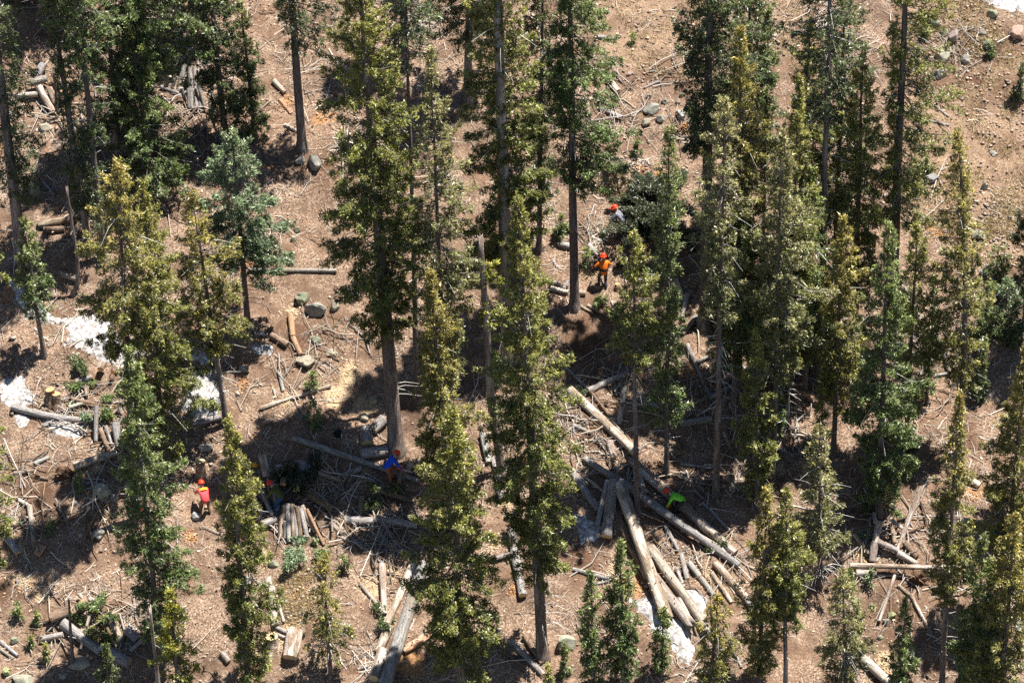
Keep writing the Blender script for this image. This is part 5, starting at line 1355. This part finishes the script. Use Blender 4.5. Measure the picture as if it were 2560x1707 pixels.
def flat_litter(seed, n, size, pal, name, label, where=None):
    rng = np.random.RandomState(seed)
    if where is None:
        x, y = litter_points(rng, n)
    else:
        cv = [c for c in COVER if c[4] in where]
        k = rng.randint(0, len(cv), n)
        q = np.array([(c[0], c[1], c[2], c[3]) for c in cv])[k]
        a = rng.rand(n) * 6.283; rr = np.abs(rng.normal(0, 0.75, n))
        x = q[:, 0] + np.cos(a) * rr * q[:, 2]; y = q[:, 1] + np.sin(a) * rr * q[:, 3]
    n = len(x)
    c = np.stack([x, y, ground(x, y) + 0.02 + 0.02 * rng.rand(n)], -1)
    u = unit(rng.normal(0, 1, (n, 3)) * [1, 1, 0.35]); v = unit(np.cross(u, rng.normal(0, 0.4, (n, 3)) + [0, 0, 1.0]))
    l = size * (0.5 + rng.rand(n, 1)); w = l * (0.25 + 0.35 * rng.rand(n, 1))
    h = np.array([0, 0, 0.012])
    V = np.stack([c - u * l - v * w, c + u * l - v * w * 0.8, c + u * l * 0.9 + v * w, c - u * l + v * w,], 1)
    Vt = V + h
    V8 = np.concatenate([V, Vt], 1).reshape(-1, 3)
    f = np.array([[4, 5, 6, 7], [0, 1, 5, 4], [1, 2, 6, 5], [2, 3, 7, 6], [3, 0, 4, 7]])
    F = (np.arange(n)[:, None, None] * 8 + f[None]).reshape(-1, 4)
    C = np.repeat(np.array(pal)[rng.randint(0, len(pal), n)] * (0.75 + 0.5 * rng.rand(n, 1)), 8, 0)
    tag(link(name, np_mesh(name, V8, F, C), M['chip']), label, 'wood chips', kind='stuff')
flat_litter(3, 9500, 0.055, [(0.46, 0.36, 0.26), (0.30, 0.20, 0.13), (0.52, 0.43, 0.33), (0.16, 0.10, 0.07)], 'bark_litter', 'bark scraps and dry cones littering the soil')
flat_litter(4, 4500, 0.030, [(0.62, 0.47, 0.29), (0.66, 0.54, 0.37), (0.50, 0.35, 0.20)], 'wood_chips', 'pale fresh wood chips around the cut logs', (0,))
flat_litter(5, 1200, 0.04, [(0.44, 0.23, 0.10), (0.34, 0.17, 0.08), (0.50, 0.31, 0.17)], 'rotten_wood_crumbs', 'orange crumbs of rotten wood on the slope', (1,))
def stones(seed, n, lo, hi, name, label, upper):
    rng = np.random.RandomState(seed)
    if upper:
        cv = [c for c in COVER if c[4] == 2]
        k = rng.randint(0, len(cv), n)
        q = np.array([(c[0], c[1], c[2], c[3]) for c in cv])[k]
        a = rng.rand(n) * 6.283; rr = 1.2 * np.sqrt(rng.rand(n))
        x = q[:, 0] + np.cos(a) * rr * q[:, 2]; y = q[:, 1] + np.sin(a) * rr * q[:, 3]
    else:
        x, y = litter_points(rng, n)
    n = len(x)
    bv = np.array([(1, 0, 0), (-1, 0, 0), (0, 1, 0), (0, -1, 0), (0.3, 0.2, 0.9), (-0.2, 0.1, -1.0), (0.62, -0.62, 0.5), (-0.6, 0.6, 0.55)])
    bf = np.array([(0, 2, 4), (2, 7, 4), (7, 1, 4), (1, 3, 4), (3, 6, 4), (6, 0, 4), (2, 0, 5), (7, 2, 5), (1, 7, 5), (3, 1, 5), (6, 3, 5), (0, 6, 5)])
    s = (lo + (hi - lo) * rng.rand(n) ** 3)[:, None, None]
    jit = 1 + 0.25 * rng.normal(0, 1, (n, len(bv), 1))
    th = rng.rand(n, 1) * 6.283
    rot = lambda v: np.stack([v[..., 0] * np.cos(th) - v[..., 1] * np.sin(th), v[..., 0] * np.sin(th) + v[..., 1] * np.cos(th), v[..., 2]], -1)
    sc = 0.7 + 0.6 * rng.rand(n, 1, 3); sc[..., 2] *= 0.7
    V = rot(bv[None] * jit * sc) * s + np.stack([x, y, ground(x, y) + s[:, 0, 0] * 0.25], -1)[:, None, :]
    F = (np.arange(n)[:, None, None] * len(bv) + bf[None]).reshape(-1, 3)
    pal = np.array([(0.27, 0.22, 0.18), (0.33, 0.24, 0.18), (0.20, 0.16, 0.13), (0.40, 0.31, 0.24)])
    C = np.repeat(pal[rng.randint(0, 4, n)] * (0.7 + 0.6 * rng.rand(n, 1)), len(bv), 0)
    tag(link(name, np_mesh(name, V.reshape(-1, 3), F, C), M['chip']), label, 'stones', kind='stuff')
stones(6, 900, 0.03, 0.16, 'loose_stones', 'loose stones lying among the twigs', False)
stones(7, 8000, 0.012, 0.10, 'gravel', 'gravel and pebbles on the bare upper right slope', True)
def dry_grass(seed, n):
    rng = np.random.RandomState(seed)
    cv = [c for c in COVER if c[4] == 2]
    k = rng.randint(0, len(cv), n)
    q = np.array([(c[0], c[1], c[2], c[3]) for c in cv])[k]
    a = rng.rand(n) * 6.283; rr = 1.2 * np.sqrt(rng.rand(n))
    x = q[:, 0] + np.cos(a) * rr * q[:, 2]; y = q[:, 1] + np.sin(a) * rr * q[:, 3]
    keep = vn(x / 0.8 + 9, y / 0.8 + 3) > -0.15
    x, y = x[keep], y[keep]; n = len(x)
    nb = 7
    x = np.repeat(x, nb) + rng.normal(0, 0.07, n * nb); y = np.repeat(y, nb) + rng.normal(0, 0.07, n * nb)
    m = len(x)
    b = np.stack([x, y, ground(x, y) - 0.01], -1)
    d = rng.normal(0, 0.6, (m, 3)); d[:, 2] = 0.6; d[:, 1] -= 0.25; d = unit(d)
    L = 0.08 + 0.14 * rng.rand(m, 1)
    s = unit(np.cross(d, rng.normal(0, 1, (m, 3)))) * 0.013
    V = np.stack([b - s, b + s, b + d * L], 1).reshape(-1, 3)
    C = np.repeat(np.array([(0.52, 0.40, 0.23), (0.42, 0.30, 0.17), (0.60, 0.49, 0.30), (0.30, 0.28, 0.13)])[rng.randint(0, 4, m)], 3, 0)
    tag(link('dry_grass', np_mesh('dry_grass', V, np.arange(m * 3).reshape(-1, 3), C), M['chip']), 'short straw-coloured grass on the open upper right slope', 'grass', kind='stuff')
dry_grass(8, 12000)

# ------------------------------------------------------------------ cut boughs and brush heaps
def bough_geo(rng, L, pal, dens=1.0, origin=(0, 0, 0), az=0.0, el=0.1):
    m = max(20, int(75 * L * dens))
    s = 0.08 + 0.92 * rng.rand(m); u = rng.rand(m) * 2 - 1
    d = np.array([math.cos(az) * math.cos(el), math.sin(az) * math.cos(el), math.sin(el)])
    sd = np.array([-math.sin(az), math.cos(az), 0])
    wid = 0.36 * L * (1.1 - s) * (0.4 + 0.6 * np.minimum(1, s * 4))
    p = np.array(origin) + d[None] * (L * s)[:, None] + sd[None] * (u * wid)[:, None] + np.array([0, 0, 1.0]) * (0.06 + rng.normal(0, 0.05, m) - 0.15 * L * s * s)[:, None]
    V, F, C = needles(rng, p, np.tile(d, (m, 1)), sd[None] * np.sign(u)[:, None], pal, np.full(m, 0.6))
    P = np.stack([np.array(origin) + d * L * q + np.array([0, 0, -0.15 * L * q * q]) for q in (0, 0.4, 0.95)], 0)[None]
    W_ = tubes(P, [[0.025, 0.018, 0.006]], 4, [[0.20, 0.16, 0.13]])
    return (V, F, C), W_
BN = [0]
def boughs(c, x, y, spread, n, Lm, pal, label, name='slash_boughs', hgt=0.15, cat='cut boughs'):
    BN[0] += 1
    rng = np.random.RandomState(3000 + BN[0])
    b = hit(*at(c, x, y))
    sp = spread * K / PXM
    A, B_ = [], []
    n = n if name == 'brush_heap' else max(2, int(n * 0.55))
    for i in range(n):
        ox, oy = rng.normal(0, sp * 0.35, 2)
        oz = g1(b.x + ox, b.y + oy) - b.z + 0.04 + hgt * rng.rand()
        f, w = bough_geo(rng, Lm * (0.6 + 0.7 * rng.rand()), pal, 1.0, (ox, oy, oz), rng.rand() * 6.28, 0.05 + 0.35 * rng.rand() * (hgt > 0.3))
        A.append(f); B_.append(w)
    root = empty(name, b)
    tag(root, label, cat, 'heaps of cut green boughs')
    link('foliage', np_mesh('foliage', *merge(A)), M['leaf'], root)['kind'] = 'stuff'
    link('stem_wood', np_mesh('stem_wood', *merge(B_)), M['twig'], root)['kind'] = 'stuff'
HP = 'slash_heap'
boughs('D', 560, 1110, 120, 6, 0.9, 'green', 'green slash heaped on the left log heap', HP)
boughs('D', 840, 1130, 120, 7, 1.0, 'green', 'green slash in front of the tall golden-topped spruce trunk', HP)
boughs('D', 740, 1250, 110, 6, 0.9, 'green', 'green slash above the small pole stack', HP)
boughs('D', 550, 1265, 80, 4, 0.8, 'blue', 'small blue-green slash at the end of the long grey log', HP)
boughs('D', 690, 650, 90, 4, 0.8, 'green', 'shaded slash lying on the dirty snow', HP)
boughs('D', 530, 920, 120, 7, 1.0, 'dark', 'dark slash left of the round orange log face', HP, 0.3)
boughs('G', 650, 1120, 130, 8, 1.0, 'green', 'green slash on top of the lower left log heap', HP, 0.5)
boughs('G', 660, 1220, 100, 6, 0.9, 'olive', 'yellowish slash in the middle of the lower left log heap', HP, 0.3)
boughs('G', 820, 1310, 60, 3, 0.7, 'green', 'small green slash above the fattest grey log', HP)
boughs('G', 2070, 750, 180, 9, 1.3, 'blue', 'large dark green cut bough lying below the pole fan', HP, 0.25)
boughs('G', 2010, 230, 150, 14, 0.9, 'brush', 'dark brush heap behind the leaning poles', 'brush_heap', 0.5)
boughs('G', 2200, 690, 120, 5, 1.0, 'green', 'green slash right of the large dark cut bough', HP)
boughs('G', 180, 505, 70, 3, 0.6, 'green', 'small slash beside the orange-ended log', HP)
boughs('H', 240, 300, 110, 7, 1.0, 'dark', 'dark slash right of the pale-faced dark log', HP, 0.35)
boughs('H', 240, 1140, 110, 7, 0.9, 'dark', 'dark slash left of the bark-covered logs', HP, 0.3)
boughs('E', 1480, 40, 80, 4, 0.8, 'green', 'bright slash behind the bare trunk, upper centre', HP)
boughs('E', 1850, 520, 80, 4, 0.7, 'green', 'light slash by the mossy log', HP)
boughs('E', 1630, 1150, 120, 6, 1.0, 'dark', 'shaded slash above the long flaking trunk', HP)
boughs('I', 1270, 560, 90, 5, 0.8, 'blue', 'grey-green slash left of the pale upper log, crossed heap', HP)
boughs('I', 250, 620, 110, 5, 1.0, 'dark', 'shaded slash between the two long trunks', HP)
boughs('F', 2090, 690, 150, 6, 1.0, 'green', 'slash under the wide green fir, right', HP)
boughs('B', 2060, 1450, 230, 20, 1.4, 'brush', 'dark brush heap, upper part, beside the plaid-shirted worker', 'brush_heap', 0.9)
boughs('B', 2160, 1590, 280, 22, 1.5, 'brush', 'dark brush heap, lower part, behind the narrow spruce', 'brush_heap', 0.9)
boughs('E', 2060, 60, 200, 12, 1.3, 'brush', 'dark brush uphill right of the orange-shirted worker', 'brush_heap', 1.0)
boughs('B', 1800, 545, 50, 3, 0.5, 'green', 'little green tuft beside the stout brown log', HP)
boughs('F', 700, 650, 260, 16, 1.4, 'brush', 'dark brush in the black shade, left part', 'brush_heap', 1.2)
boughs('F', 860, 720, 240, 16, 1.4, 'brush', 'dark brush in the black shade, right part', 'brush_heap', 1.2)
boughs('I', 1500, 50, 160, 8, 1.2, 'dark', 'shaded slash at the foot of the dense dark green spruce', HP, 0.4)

# ------------------------------------------------------------------ workers
PM = {}
def pm(name, col, rough=0.8):
    if name not in PM: PM[name] = mat_plain(name, col, rough)
    return PM[name]
PM['plaid'] = mat_plaid()
SKIN = ('skin', (0.42, 0.24, 0.17)); BOOT = ('boot_leather', (0.05, 0.035, 0.025)); GLOVE = ('glove', (0.04, 0.04, 0.045))
def ik(a, b, l1, l2, pole):
    d = b - a
    D = min(d.length, (l1 + l2) * 0.995)
    u = d.normalized()
    x = (l1 * l1 - l2 * l2 + D * D) / (2 * D)
    h = math.sqrt(max(0.0, l1 * l1 - x * x))
    p = pole - u * pole.dot(u)
    p = p.normalized() if p.length > 1e-4 else Vector((0, 0, 1))
    return a + u * x + p * h, a + u * D
def person(label, px, py, heading, lean, hip, hands, feet, shirt, trousers, helmet_col, twist=0.0, sleeve='long', belt=False, glove=False, yoke=None, scale=1.0):
    """local frame: x right, y forward, z up, heading about z (0 = facing uphill, + = to the left)"""
    b = hit(px, py)
    rz = Matrix.Rotation(math.radians(heading), 3, 'Z')
    def gz(v):
        w = rz @ Vector((v[0], v[1], 0)) * scale
        return (g1(b.x + w.x, b.y + w.y) - b.z) / scale
    J, E, R, reg = [], [], [], []
    def add(p, r, parent=None, region='shirt'):
        J.append(Vector(p)); R.append(r if isinstance(r, tuple) else (r, r))
        if parent is not None: E.append((parent, len(J) - 1)); reg.append(region)
        return len(J) - 1
    l = math.radians(lean)
    sd = Vector((math.sin(twist) * 0.3, math.sin(l), math.cos(l))).normalized()
    pel = Vector((0, -0.30 * math.sin(l), hip))
    iP = add(pel, (0.175, 0.145))
    iW = add(pel + sd * 0.16, (0.178, 0.138), iP, 'shirt')
    iC = add(pel + sd * 0.36, (0.205, 0.150), iW, 'shirt')
    iN = add(pel + sd * 0.52, (0.085, 0.08), iC, 'shirt')
    hd = (sd + Vector((0, 0, 0.5 if lean > 20 else 0))).normalized()
    neck = pel + sd * 0.52 + hd * 0.09
    iK = add(neck, 0.058, iN, 'skin')
    head = neck + hd * 0.12
    iH = add(head, (0.088, 0.098), iK, 'skin')
    add(head + hd * 0.10, (0.06, 0.07), iH, 'skin')
    fwd = Vector((0, 1, 0)) - hd * hd.y
    fwd = fwd.normalized() if fwd.length > 0.05 else Vector((0, 0, -1))
    add(head + fwd * 0.118 - hd * 0.02, 0.016, iH, 'skin')          # nose
    for sx in (-1, 1): add(head + Vector((sx * 0.098, 0, 0)), 0.016, iH, 'skin')
    across = Vector((1, 0, 0))
    wrists = []
    for sx, hnd in zip((-1, 1), hands):
        sh = pel + sd * 0.46 + across * sx * 0.18
        iS = add(sh, 0.088, iC, 'shirt')
        tgt = Vector(hnd)
        el, wr = ik(sh, tgt, 0.30, 0.27, Vector((sx * 0.8, -0.3, -0.6)))
        iE = add(el, 0.062, iS, 'shirt')
        iWr = add(wr, 0.040, iE, 'shirt' if sleeve == 'long' else 'skin')
        dr = (wr - el).normalized()
        pm_ = add(wr + dr * 0.075, (0.036, 0.020), iWr, 'hand')
        sidev = dr.cross(Vector((0, 0, 1)))
        sidev = sidev.normalized() if sidev.length > 0.1 else Vector((1, 0, 0))
        curl = sidev.cross(dr).normalized() * -1
        for k, fl in zip((-1.5, -0.5, 0.5, 1.5), (0.055, 0.072, 0.078, 0.066)):
            k0 = add(wr + dr * 0.10 + sidev * 0.020 * k, 0.0095, pm_, 'hand')
            k1 = add(J[k0] + dr * fl * 0.6 + curl * fl * 0.35, 0.0088, k0, 'hand')
            add(J[k1] + dr * fl * 0.15 + curl * fl * 0.5, 0.008, k1, 'hand')
        t0 = add(wr + dr * 0.035 + sidev * 0.042, 0.0105, pm_, 'hand')
        add(J[t0] + dr * 0.045 + curl * 0.02 + sidev * 0.012, 0.009, t0, 'hand')
        wrists.append(wr)
    for sx, ft in zip((-1, 1), feet):
        hp = pel + across * sx * 0.095 + Vector((0, 0, -0.06))
        ank = Vector((ft[0], ft[1], gz(ft) + 0.085))
        iL = add(hp, 0.118, iP, 'trousers')
        kn, an = ik(hp, ank, 0.43, 0.42, Vector((sx * 0.1, 1, 0.1)))
        iKn = add(kn, 0.088, iL, 'trousers')
        iA = add(an, 0.068, iKn, 'trousers')
        iB = add(an + Vector((0, -0.05, -0.045)), 0.042, iA, 'boot')
        add(an + Vector((0, 0.15, -0.055)), (0.045, 0.030), iA, 'boot')
    me = bpy.data.meshes.new('body')
    me.from_pydata([v * scale for v in J], E, [])
    tmp = bpy.data.objects.new('body_tmp', me)
    COL.objects.link(tmp)
    sk = tmp.modifiers.new('skin', 'SKIN'); sk.use_smooth_shade = True
    ss = tmp.modifiers.new('sub', 'SUBSURF'); ss.levels = 1; ss.render_levels = 1
    lay = me.skin_vertices[0].data
    for i, r in enumerate(R):
        lay[i].radius = (r[0] * scale, r[1] * scale)
        lay[i].use_root = (i == 0)
    dg = bpy.context.evaluated_depsgraph_get()
    body = bpy.data.meshes.new_from_object(tmp.evaluated_get(dg))
    bpy.data.objects.remove(tmp)
    body.name = 'body'
    body.materials.clear()
    mats = {'shirt': shirt, 'trousers': trousers, 'skin': pm(*SKIN), 'hand': pm(*(GLOVE if glove else SKIN)), 'boot': pm(*BOOT)}
    keys = list(mats)
    for k in keys: body.materials.append(mats[k])
    A = np.array([J[e[0]] for e in E]) * scale; B = np.array([J[e[1]] for e in E]) * scale
    rad = np.array([max(R[e[1]]) for e in E]) * scale
    for p in body.polygons:
        c = np.array(p.center)
        ab = B - A
        t = np.clip(((c - A) * ab).sum(1) / ((ab * ab).sum(1) + 1e-9), 0, 1)
        d = np.linalg.norm(c - A - ab * t[:, None], axis=1) - rad
        p.material_index = keys.index(reg[int(np.argmin(d))])
        p.use_smooth = True
    root = empty('person', b)
    root.rotation_euler = (0, 0, math.radians(heading))
    tag(root, label, 'person', 'forestry workers')
    link('body', body, None, root)
    # helmet: shell with ridge and brim, two ear muffs
    hm = bmesh.new()
    bmesh.ops.create_uvsphere(hm, u_segments=20, v_segments=12, radius=1.0)
    bmesh.ops.delete(hm, geom=[v for v in hm.verts if v.co.z < -0.12], context='VERTS')
    for v in hm.verts:
        k = 1.0 + 0.05 * (abs(v.co.x) < 0.2) * max(0, v.co.z)
        v.co = Vector((v.co.x * 0.122 * k, v.co.y * 0.145 * k, v.co.z * 0.125 * k))
    edge = [e for e in hm.edges if e.is_boundary]
    ex = bmesh.ops.extrude_edge_only(hm, edges=edge)
    for v in [g for g in ex['geom'] if isinstance(g, bmesh.types.BMVert)]:
        f = 1.16 + 0.30 * max(0.0, v.co.y / 0.145)
        v.co = Vector((v.co.x * 1.14, v.co.y * f, v.co.z - 0.012))
    bmesh.ops.solidify(hm, geom=hm.faces[:], thickness=0.004)
    hme = bpy.data.meshes.new('helmet'); hm.to_mesh(hme); hm.free()
    for p in hme.polygons: p.use_smooth = True
    ho = link('helmet', hme, helmet_col, root)
    zax = (hd + Vector((0, 0, 0.15))).normalized()
    xax = Vector((1, 0, 0)); yax = zax.cross(xax).normalized(); xax = yax.cross(zax)
    ho.matrix_local = Matrix.Translation((head + hd * 0.045) * scale) @ Matrix((xax, yax, zax)).transposed().to_4x4() @ Matrix.Scale(scale * 1.08, 4)
    for sx in (-1, 1):
        em = bmesh.new(); bmesh.ops.create_cone(em, cap_ends=True, segments=14, radius1=0.042, radius2=0.034, depth=0.04)
        eme = bpy.data.meshes.new('ear_muff'); em.to_mesh(eme); em.free()
        eo = link('ear_muff', eme, pm('black_plastic', (0.03, 0.03, 0.035), 0.5), ho)
        eo.location = (sx * 0.118, 0, -0.055); eo.rotation_euler = (0, sx * math.pi / 2, 0)
    def band(name, s0, s1, k, mat):
        V, F = [], []
        n = 20
        for s_ in (s0, s1):
            for i in range(n):
                a = 2 * math.pi * i / n
                V.append((pel + sd * s_ + across * math.cos(a) * 0.195 * k + sd.cross(across) * math.sin(a) * 0.165 * k) * scale)
        for i in range(n): F.append((i, (i + 1) % n, n + (i + 1) % n, n + i))
        m_ = bpy.data.meshes.new(name); m_.from_pydata(V, [], F)
        sol = link(name, m_, mat, root).modifiers.new('solid', 'SOLIDIFY'); sol.thickness = 0.015; sol.offset = 1
    if belt: band('tool_belt', 0.06, 0.17, 1.02, pm('belt_webbing', (0.015, 0.015, 0.02)))
    if yoke: band('yoke_panel', 0.40, 0.50, 1.0, yoke)
    root['wrist_hint'] = 0
    del root['wrist_hint']
    Mw = Matrix.Translation(b) @ Matrix.Rotation(math.radians(heading), 4, 'Z')
    return [Mw @ (w * scale) for w in wrists], Mw
red_h = pm('red_helmet', (0.72, 0.045, 0.012), 0.35)
def P_(c, x, y): return at(c, x, y)
w1, m1 = person('worker in bright orange shirt and red helmet standing with back turned', 1508, 722, 12, 6, 0.90, [(-0.27, 0.30, 1.08), (0.25, 0.32, 1.10)], [(-0.16, 0.10), (0.13, -0.02)],
                pm('orange_shirt', (0.88, 0.19, 0.015)), pm('dark_trousers', (0.06, 0.05, 0.05)), red_h, sleeve='short', belt=True)
w2, m2 = person('worker in grey plaid shirt and red helmet, half in shade by the dark brush', 1548, 592, 75, 38, 0.84, [(-0.2, 0.42, 0.72), (0.2, 0.45, 0.75)], [(-0.14, 0.10), (0.14, -0.10)],
                PM['plaid'], pm('dark_trousers', (0.06, 0.05, 0.05)), red_h, glove=True)
w3, m3 = person('bending worker in red shirt with yellow shoulders and tan trousers', 512, 1284, 22, 48, 0.86, [(-0.22, 0.62, 0.72), (0.20, 0.60, 0.70)], [(-0.17, 0.05), (0.22, -0.06)],
                pm('red_shirt', (0.78, 0.075, 0.085)), pm('tan_trousers', (0.22, 0.13, 0.075)), red_h, yoke=pm('yellow_panel', (0.85, 0.42, 0.03)))
w4, m4 = person('stooping worker in olive-green shirt and blue jeans among leaning poles', 694, 1278, 72, 52, 0.86, [(-0.2, 0.55, 0.55), (0.22, 0.58, 0.58)], [(-0.14, 0.08), (0.14, -0.12)],
                pm('olive_shirt', (0.075, 0.085, 0.02)), pm('blue_jeans', (0.02, 0.075, 0.16)), red_h)
w5, m5 = person('worker in royal blue shirt sawing a log beside the massive spruce', 978, 1206, -68, 46, 0.88, [(-0.2, 0.52, 0.62), (0.2, 0.50, 0.58)], [(-0.13, 0.10), (0.14, -0.08)],
                pm('blue_shirt', (0.012, 0.075, 0.62)), pm('rust_trousers', (0.30, 0.115, 0.055)), red_h, glove=False)
w6, m6 = person('worker in lime green shirt and red helmet bent double over the log pile', 1690, 1288, 76, 76, 0.90, [(-0.2, 0.42, 0.42), (0.2, 0.36, 0.40)], [(-0.14, 0.14), (0.15, -0.06)],
                pm('lime_shirt', (0.20, 0.66, 0.05)), pm('black_trousers', (0.03, 0.028, 0.03)), red_h, glove=True)

def bm_box(bm, c, s, bev=0.0):
    r = bmesh.ops.create_cube(bm, size=1.0)
    for v in r['verts']: v.co = Vector((v.co.x * s[0] + c[0], v.co.y * s[1] + c[1], v.co.z * s[2] + c[2]))
    if bev:
        es = list({e for v in r['verts'] for e in v.link_edges})
        bmesh.ops.bevel(bm, geom=es, offset=bev, segments=2, affect='EDGES')
def bm_obj(name, bm, mat, parent):
    me = bpy.data.meshes.new(name); bm.to_mesh(me); bm.free()
    return link(name, me, mat, parent)
def tube_obj(name, pts, r, mat, parent, sides=6):
    V, F, _ = tubes(np.array([pts]), np.full((1, len(pts)), r), sides)
    return link(name, np_mesh(name, V, F, smooth=True), mat, parent)
def chainsaw(wr, heading, label, drop=0.06, pitch=0.5):
    mid = (wr[0] + wr[1]) / 2
    root = empty('chainsaw', mid + Vector((0, 0, -drop)))
    root.rotation_euler = Matrix.Rotation(math.radians(heading), 4, 'Z').to_euler()
    root.rotation_euler = (-pitch, 0, math.radians(heading))
    tag(root, label, 'chainsaw', 'chainsaws')
    bm = bmesh.new(); bm_box(bm, (0, 0, 0), (0.20, 0.30, 0.17), 0.035); bm_obj('engine_body', bm, pm('saw_orange', (0.80, 0.14, 0.02), 0.4), root)
    bm = bmesh.new(); bm_box(bm, (0.06, 0.38, -0.03), (0.012, 0.48, 0.075), 0.005); bm_obj('guide_bar', bm, pm('steel', (0.35, 0.35, 0.36), 0.35), root)
    tube_obj('front_handle', [(-0.12, 0.06, -0.05), (-0.13, 0.06, 0.10), (0.0, 0.06, 0.15), (0.11, 0.06, 0.10), (0.11, 0.06, -0.05)], 0.014, pm('black_plastic', (0.03, 0.03, 0.035), 0.5), root)
    tube_obj('rear_handle', [(0, -0.13, 0.05), (0, -0.25, 0.06), (0, -0.30, 0.0), (0, -0.25, -0.07), (0, -0.13, -0.06)], 0.016, pm('black_plastic', (0.03, 0.03, 0.035), 0.5), root)
chainsaw(w5, -68, 'orange chainsaw held low by the blue-shirted worker')
chainsaw(w6, 76, 'chainsaw held down to the log by the lime-shirted worker', 0.05, 1.0)

# small gear
def backpack(c, x, y):
    b = hit(*at(c, x, y))
    root = empty('backpack', b); root.rotation_euler = (0.25, 0, 0.4)
    tag(root, 'black backpack with a pale bottle lying on sawdust left of the sawn blocks', 'backpack')
    bm = bmesh.new(); bm_box(bm, (0, 0, 0.20), (0.34, 0.24, 0.46), 0.09); bm_obj('pack_body', bm, pm('black_nylon', (0.018, 0.018, 0.022)), root)
    bm = bmesh.new(); bm_box(bm, (0.03, -0.13, 0.14), (0.24, 0.08, 0.22), 0.035); bm_obj('front_pocket', bm, pm('black_nylon', (0.018, 0.018, 0.022)), root)
    tube_obj('shoulder_strap', [(-0.1, 0.12, 0.4), (-0.12, 0.2, 0.32), (-0.12, 0.2, 0.15), (-0.1, 0.12, 0.05)], 0.02, pm('black_nylon', (0.018, 0.018, 0.022)), root)
    tube_obj('shoulder_strap', [(0.1, 0.12, 0.4), (0.12, 0.2, 0.32), (0.12, 0.2, 0.15), (0.1, 0.12, 0.05)], 0.02, pm('black_nylon', (0.018, 0.018, 0.022)), root)
    tube_obj('bottle', [(0.14, -0.14, 0.06), (0.14, -0.15, 0.10), (0.14, -0.16, 0.24), (0.14, -0.165, 0.28)], 0.035, pm('pale_plastic', (0.45, 0.58, 0.70), 0.3), root, 10)
backpack('D', 2305, 1425)
def fuel_can(px, py, label, col):
    b = hit(px, py)
    root = empty('fuel_can', b); root.rotation_euler = (0, 0, 0.6)
    tag(root, label, 'fuel can', 'red fuel cans')
    bm = bmesh.new(); bm_box(bm, (0, 0, 0.12), (0.26, 0.16, 0.26), 0.035); bm_obj('tank', bm, pm(*col), root)
    tube_obj('handle', [(-0.08, 0, 0.23), (-0.08, 0, 0.30), (0.05, 0, 0.30), (0.05, 0, 0.23)], 0.014, pm(*col), root)
    tube_obj('spout', [(0.09, 0, 0.22), (0.11, 0, 0.28), (0.15, 0, 0.33)], 0.02, pm('black_plastic', (0.03, 0.03, 0.035), 0.5), root)
fuel_can(359, 1280, 'red fuel can beside the tall golden-topped spruce trunk', ('red_can', (0.65, 0.05, 0.025), 0.4))
fuel_can(1391, 1306, 'red fuel can half hidden right of the tallest central spruce', ('red_can', (0.65, 0.05, 0.025), 0.4))
def spare_helmet(px, py):
    b = hit(px, py)
    root = empty('hard_hat', b); tag(root, 'yellow hard hat lying left of the upright split grey log', 'hard hat')
    bm = bmesh.new(); bmesh.ops.create_uvsphere(bm, u_segments=18, v_segments=10, radius=1.0)
    bmesh.ops.delete(bm, geom=[v for v in bm.verts if v.co.z < -0.05], context='VERTS')
    for v in bm.verts: v.co = Vector((v.co.x * 0.125, v.co.y * 0.15, v.co.z * 0.14 + 0.05))
    bm_obj('shell', bm, pm('yellow_helmet', (0.85, 0.40, 0.02), 0.35), root)
    bm = bmesh.new(); bmesh.ops.create_cone(bm, cap_ends=True, segments=20, radius1=0.17, radius2=0.16, depth=0.012)
    for v in bm.verts: v.co = Vector((v.co.x * 0.95, v.co.y * 1.12 + 0.02, v.co.z + 0.05))
    bm_obj('brim', bm, pm('yellow_helmet', (0.85, 0.40, 0.02), 0.35), root)
spare_helmet(637, 1165)
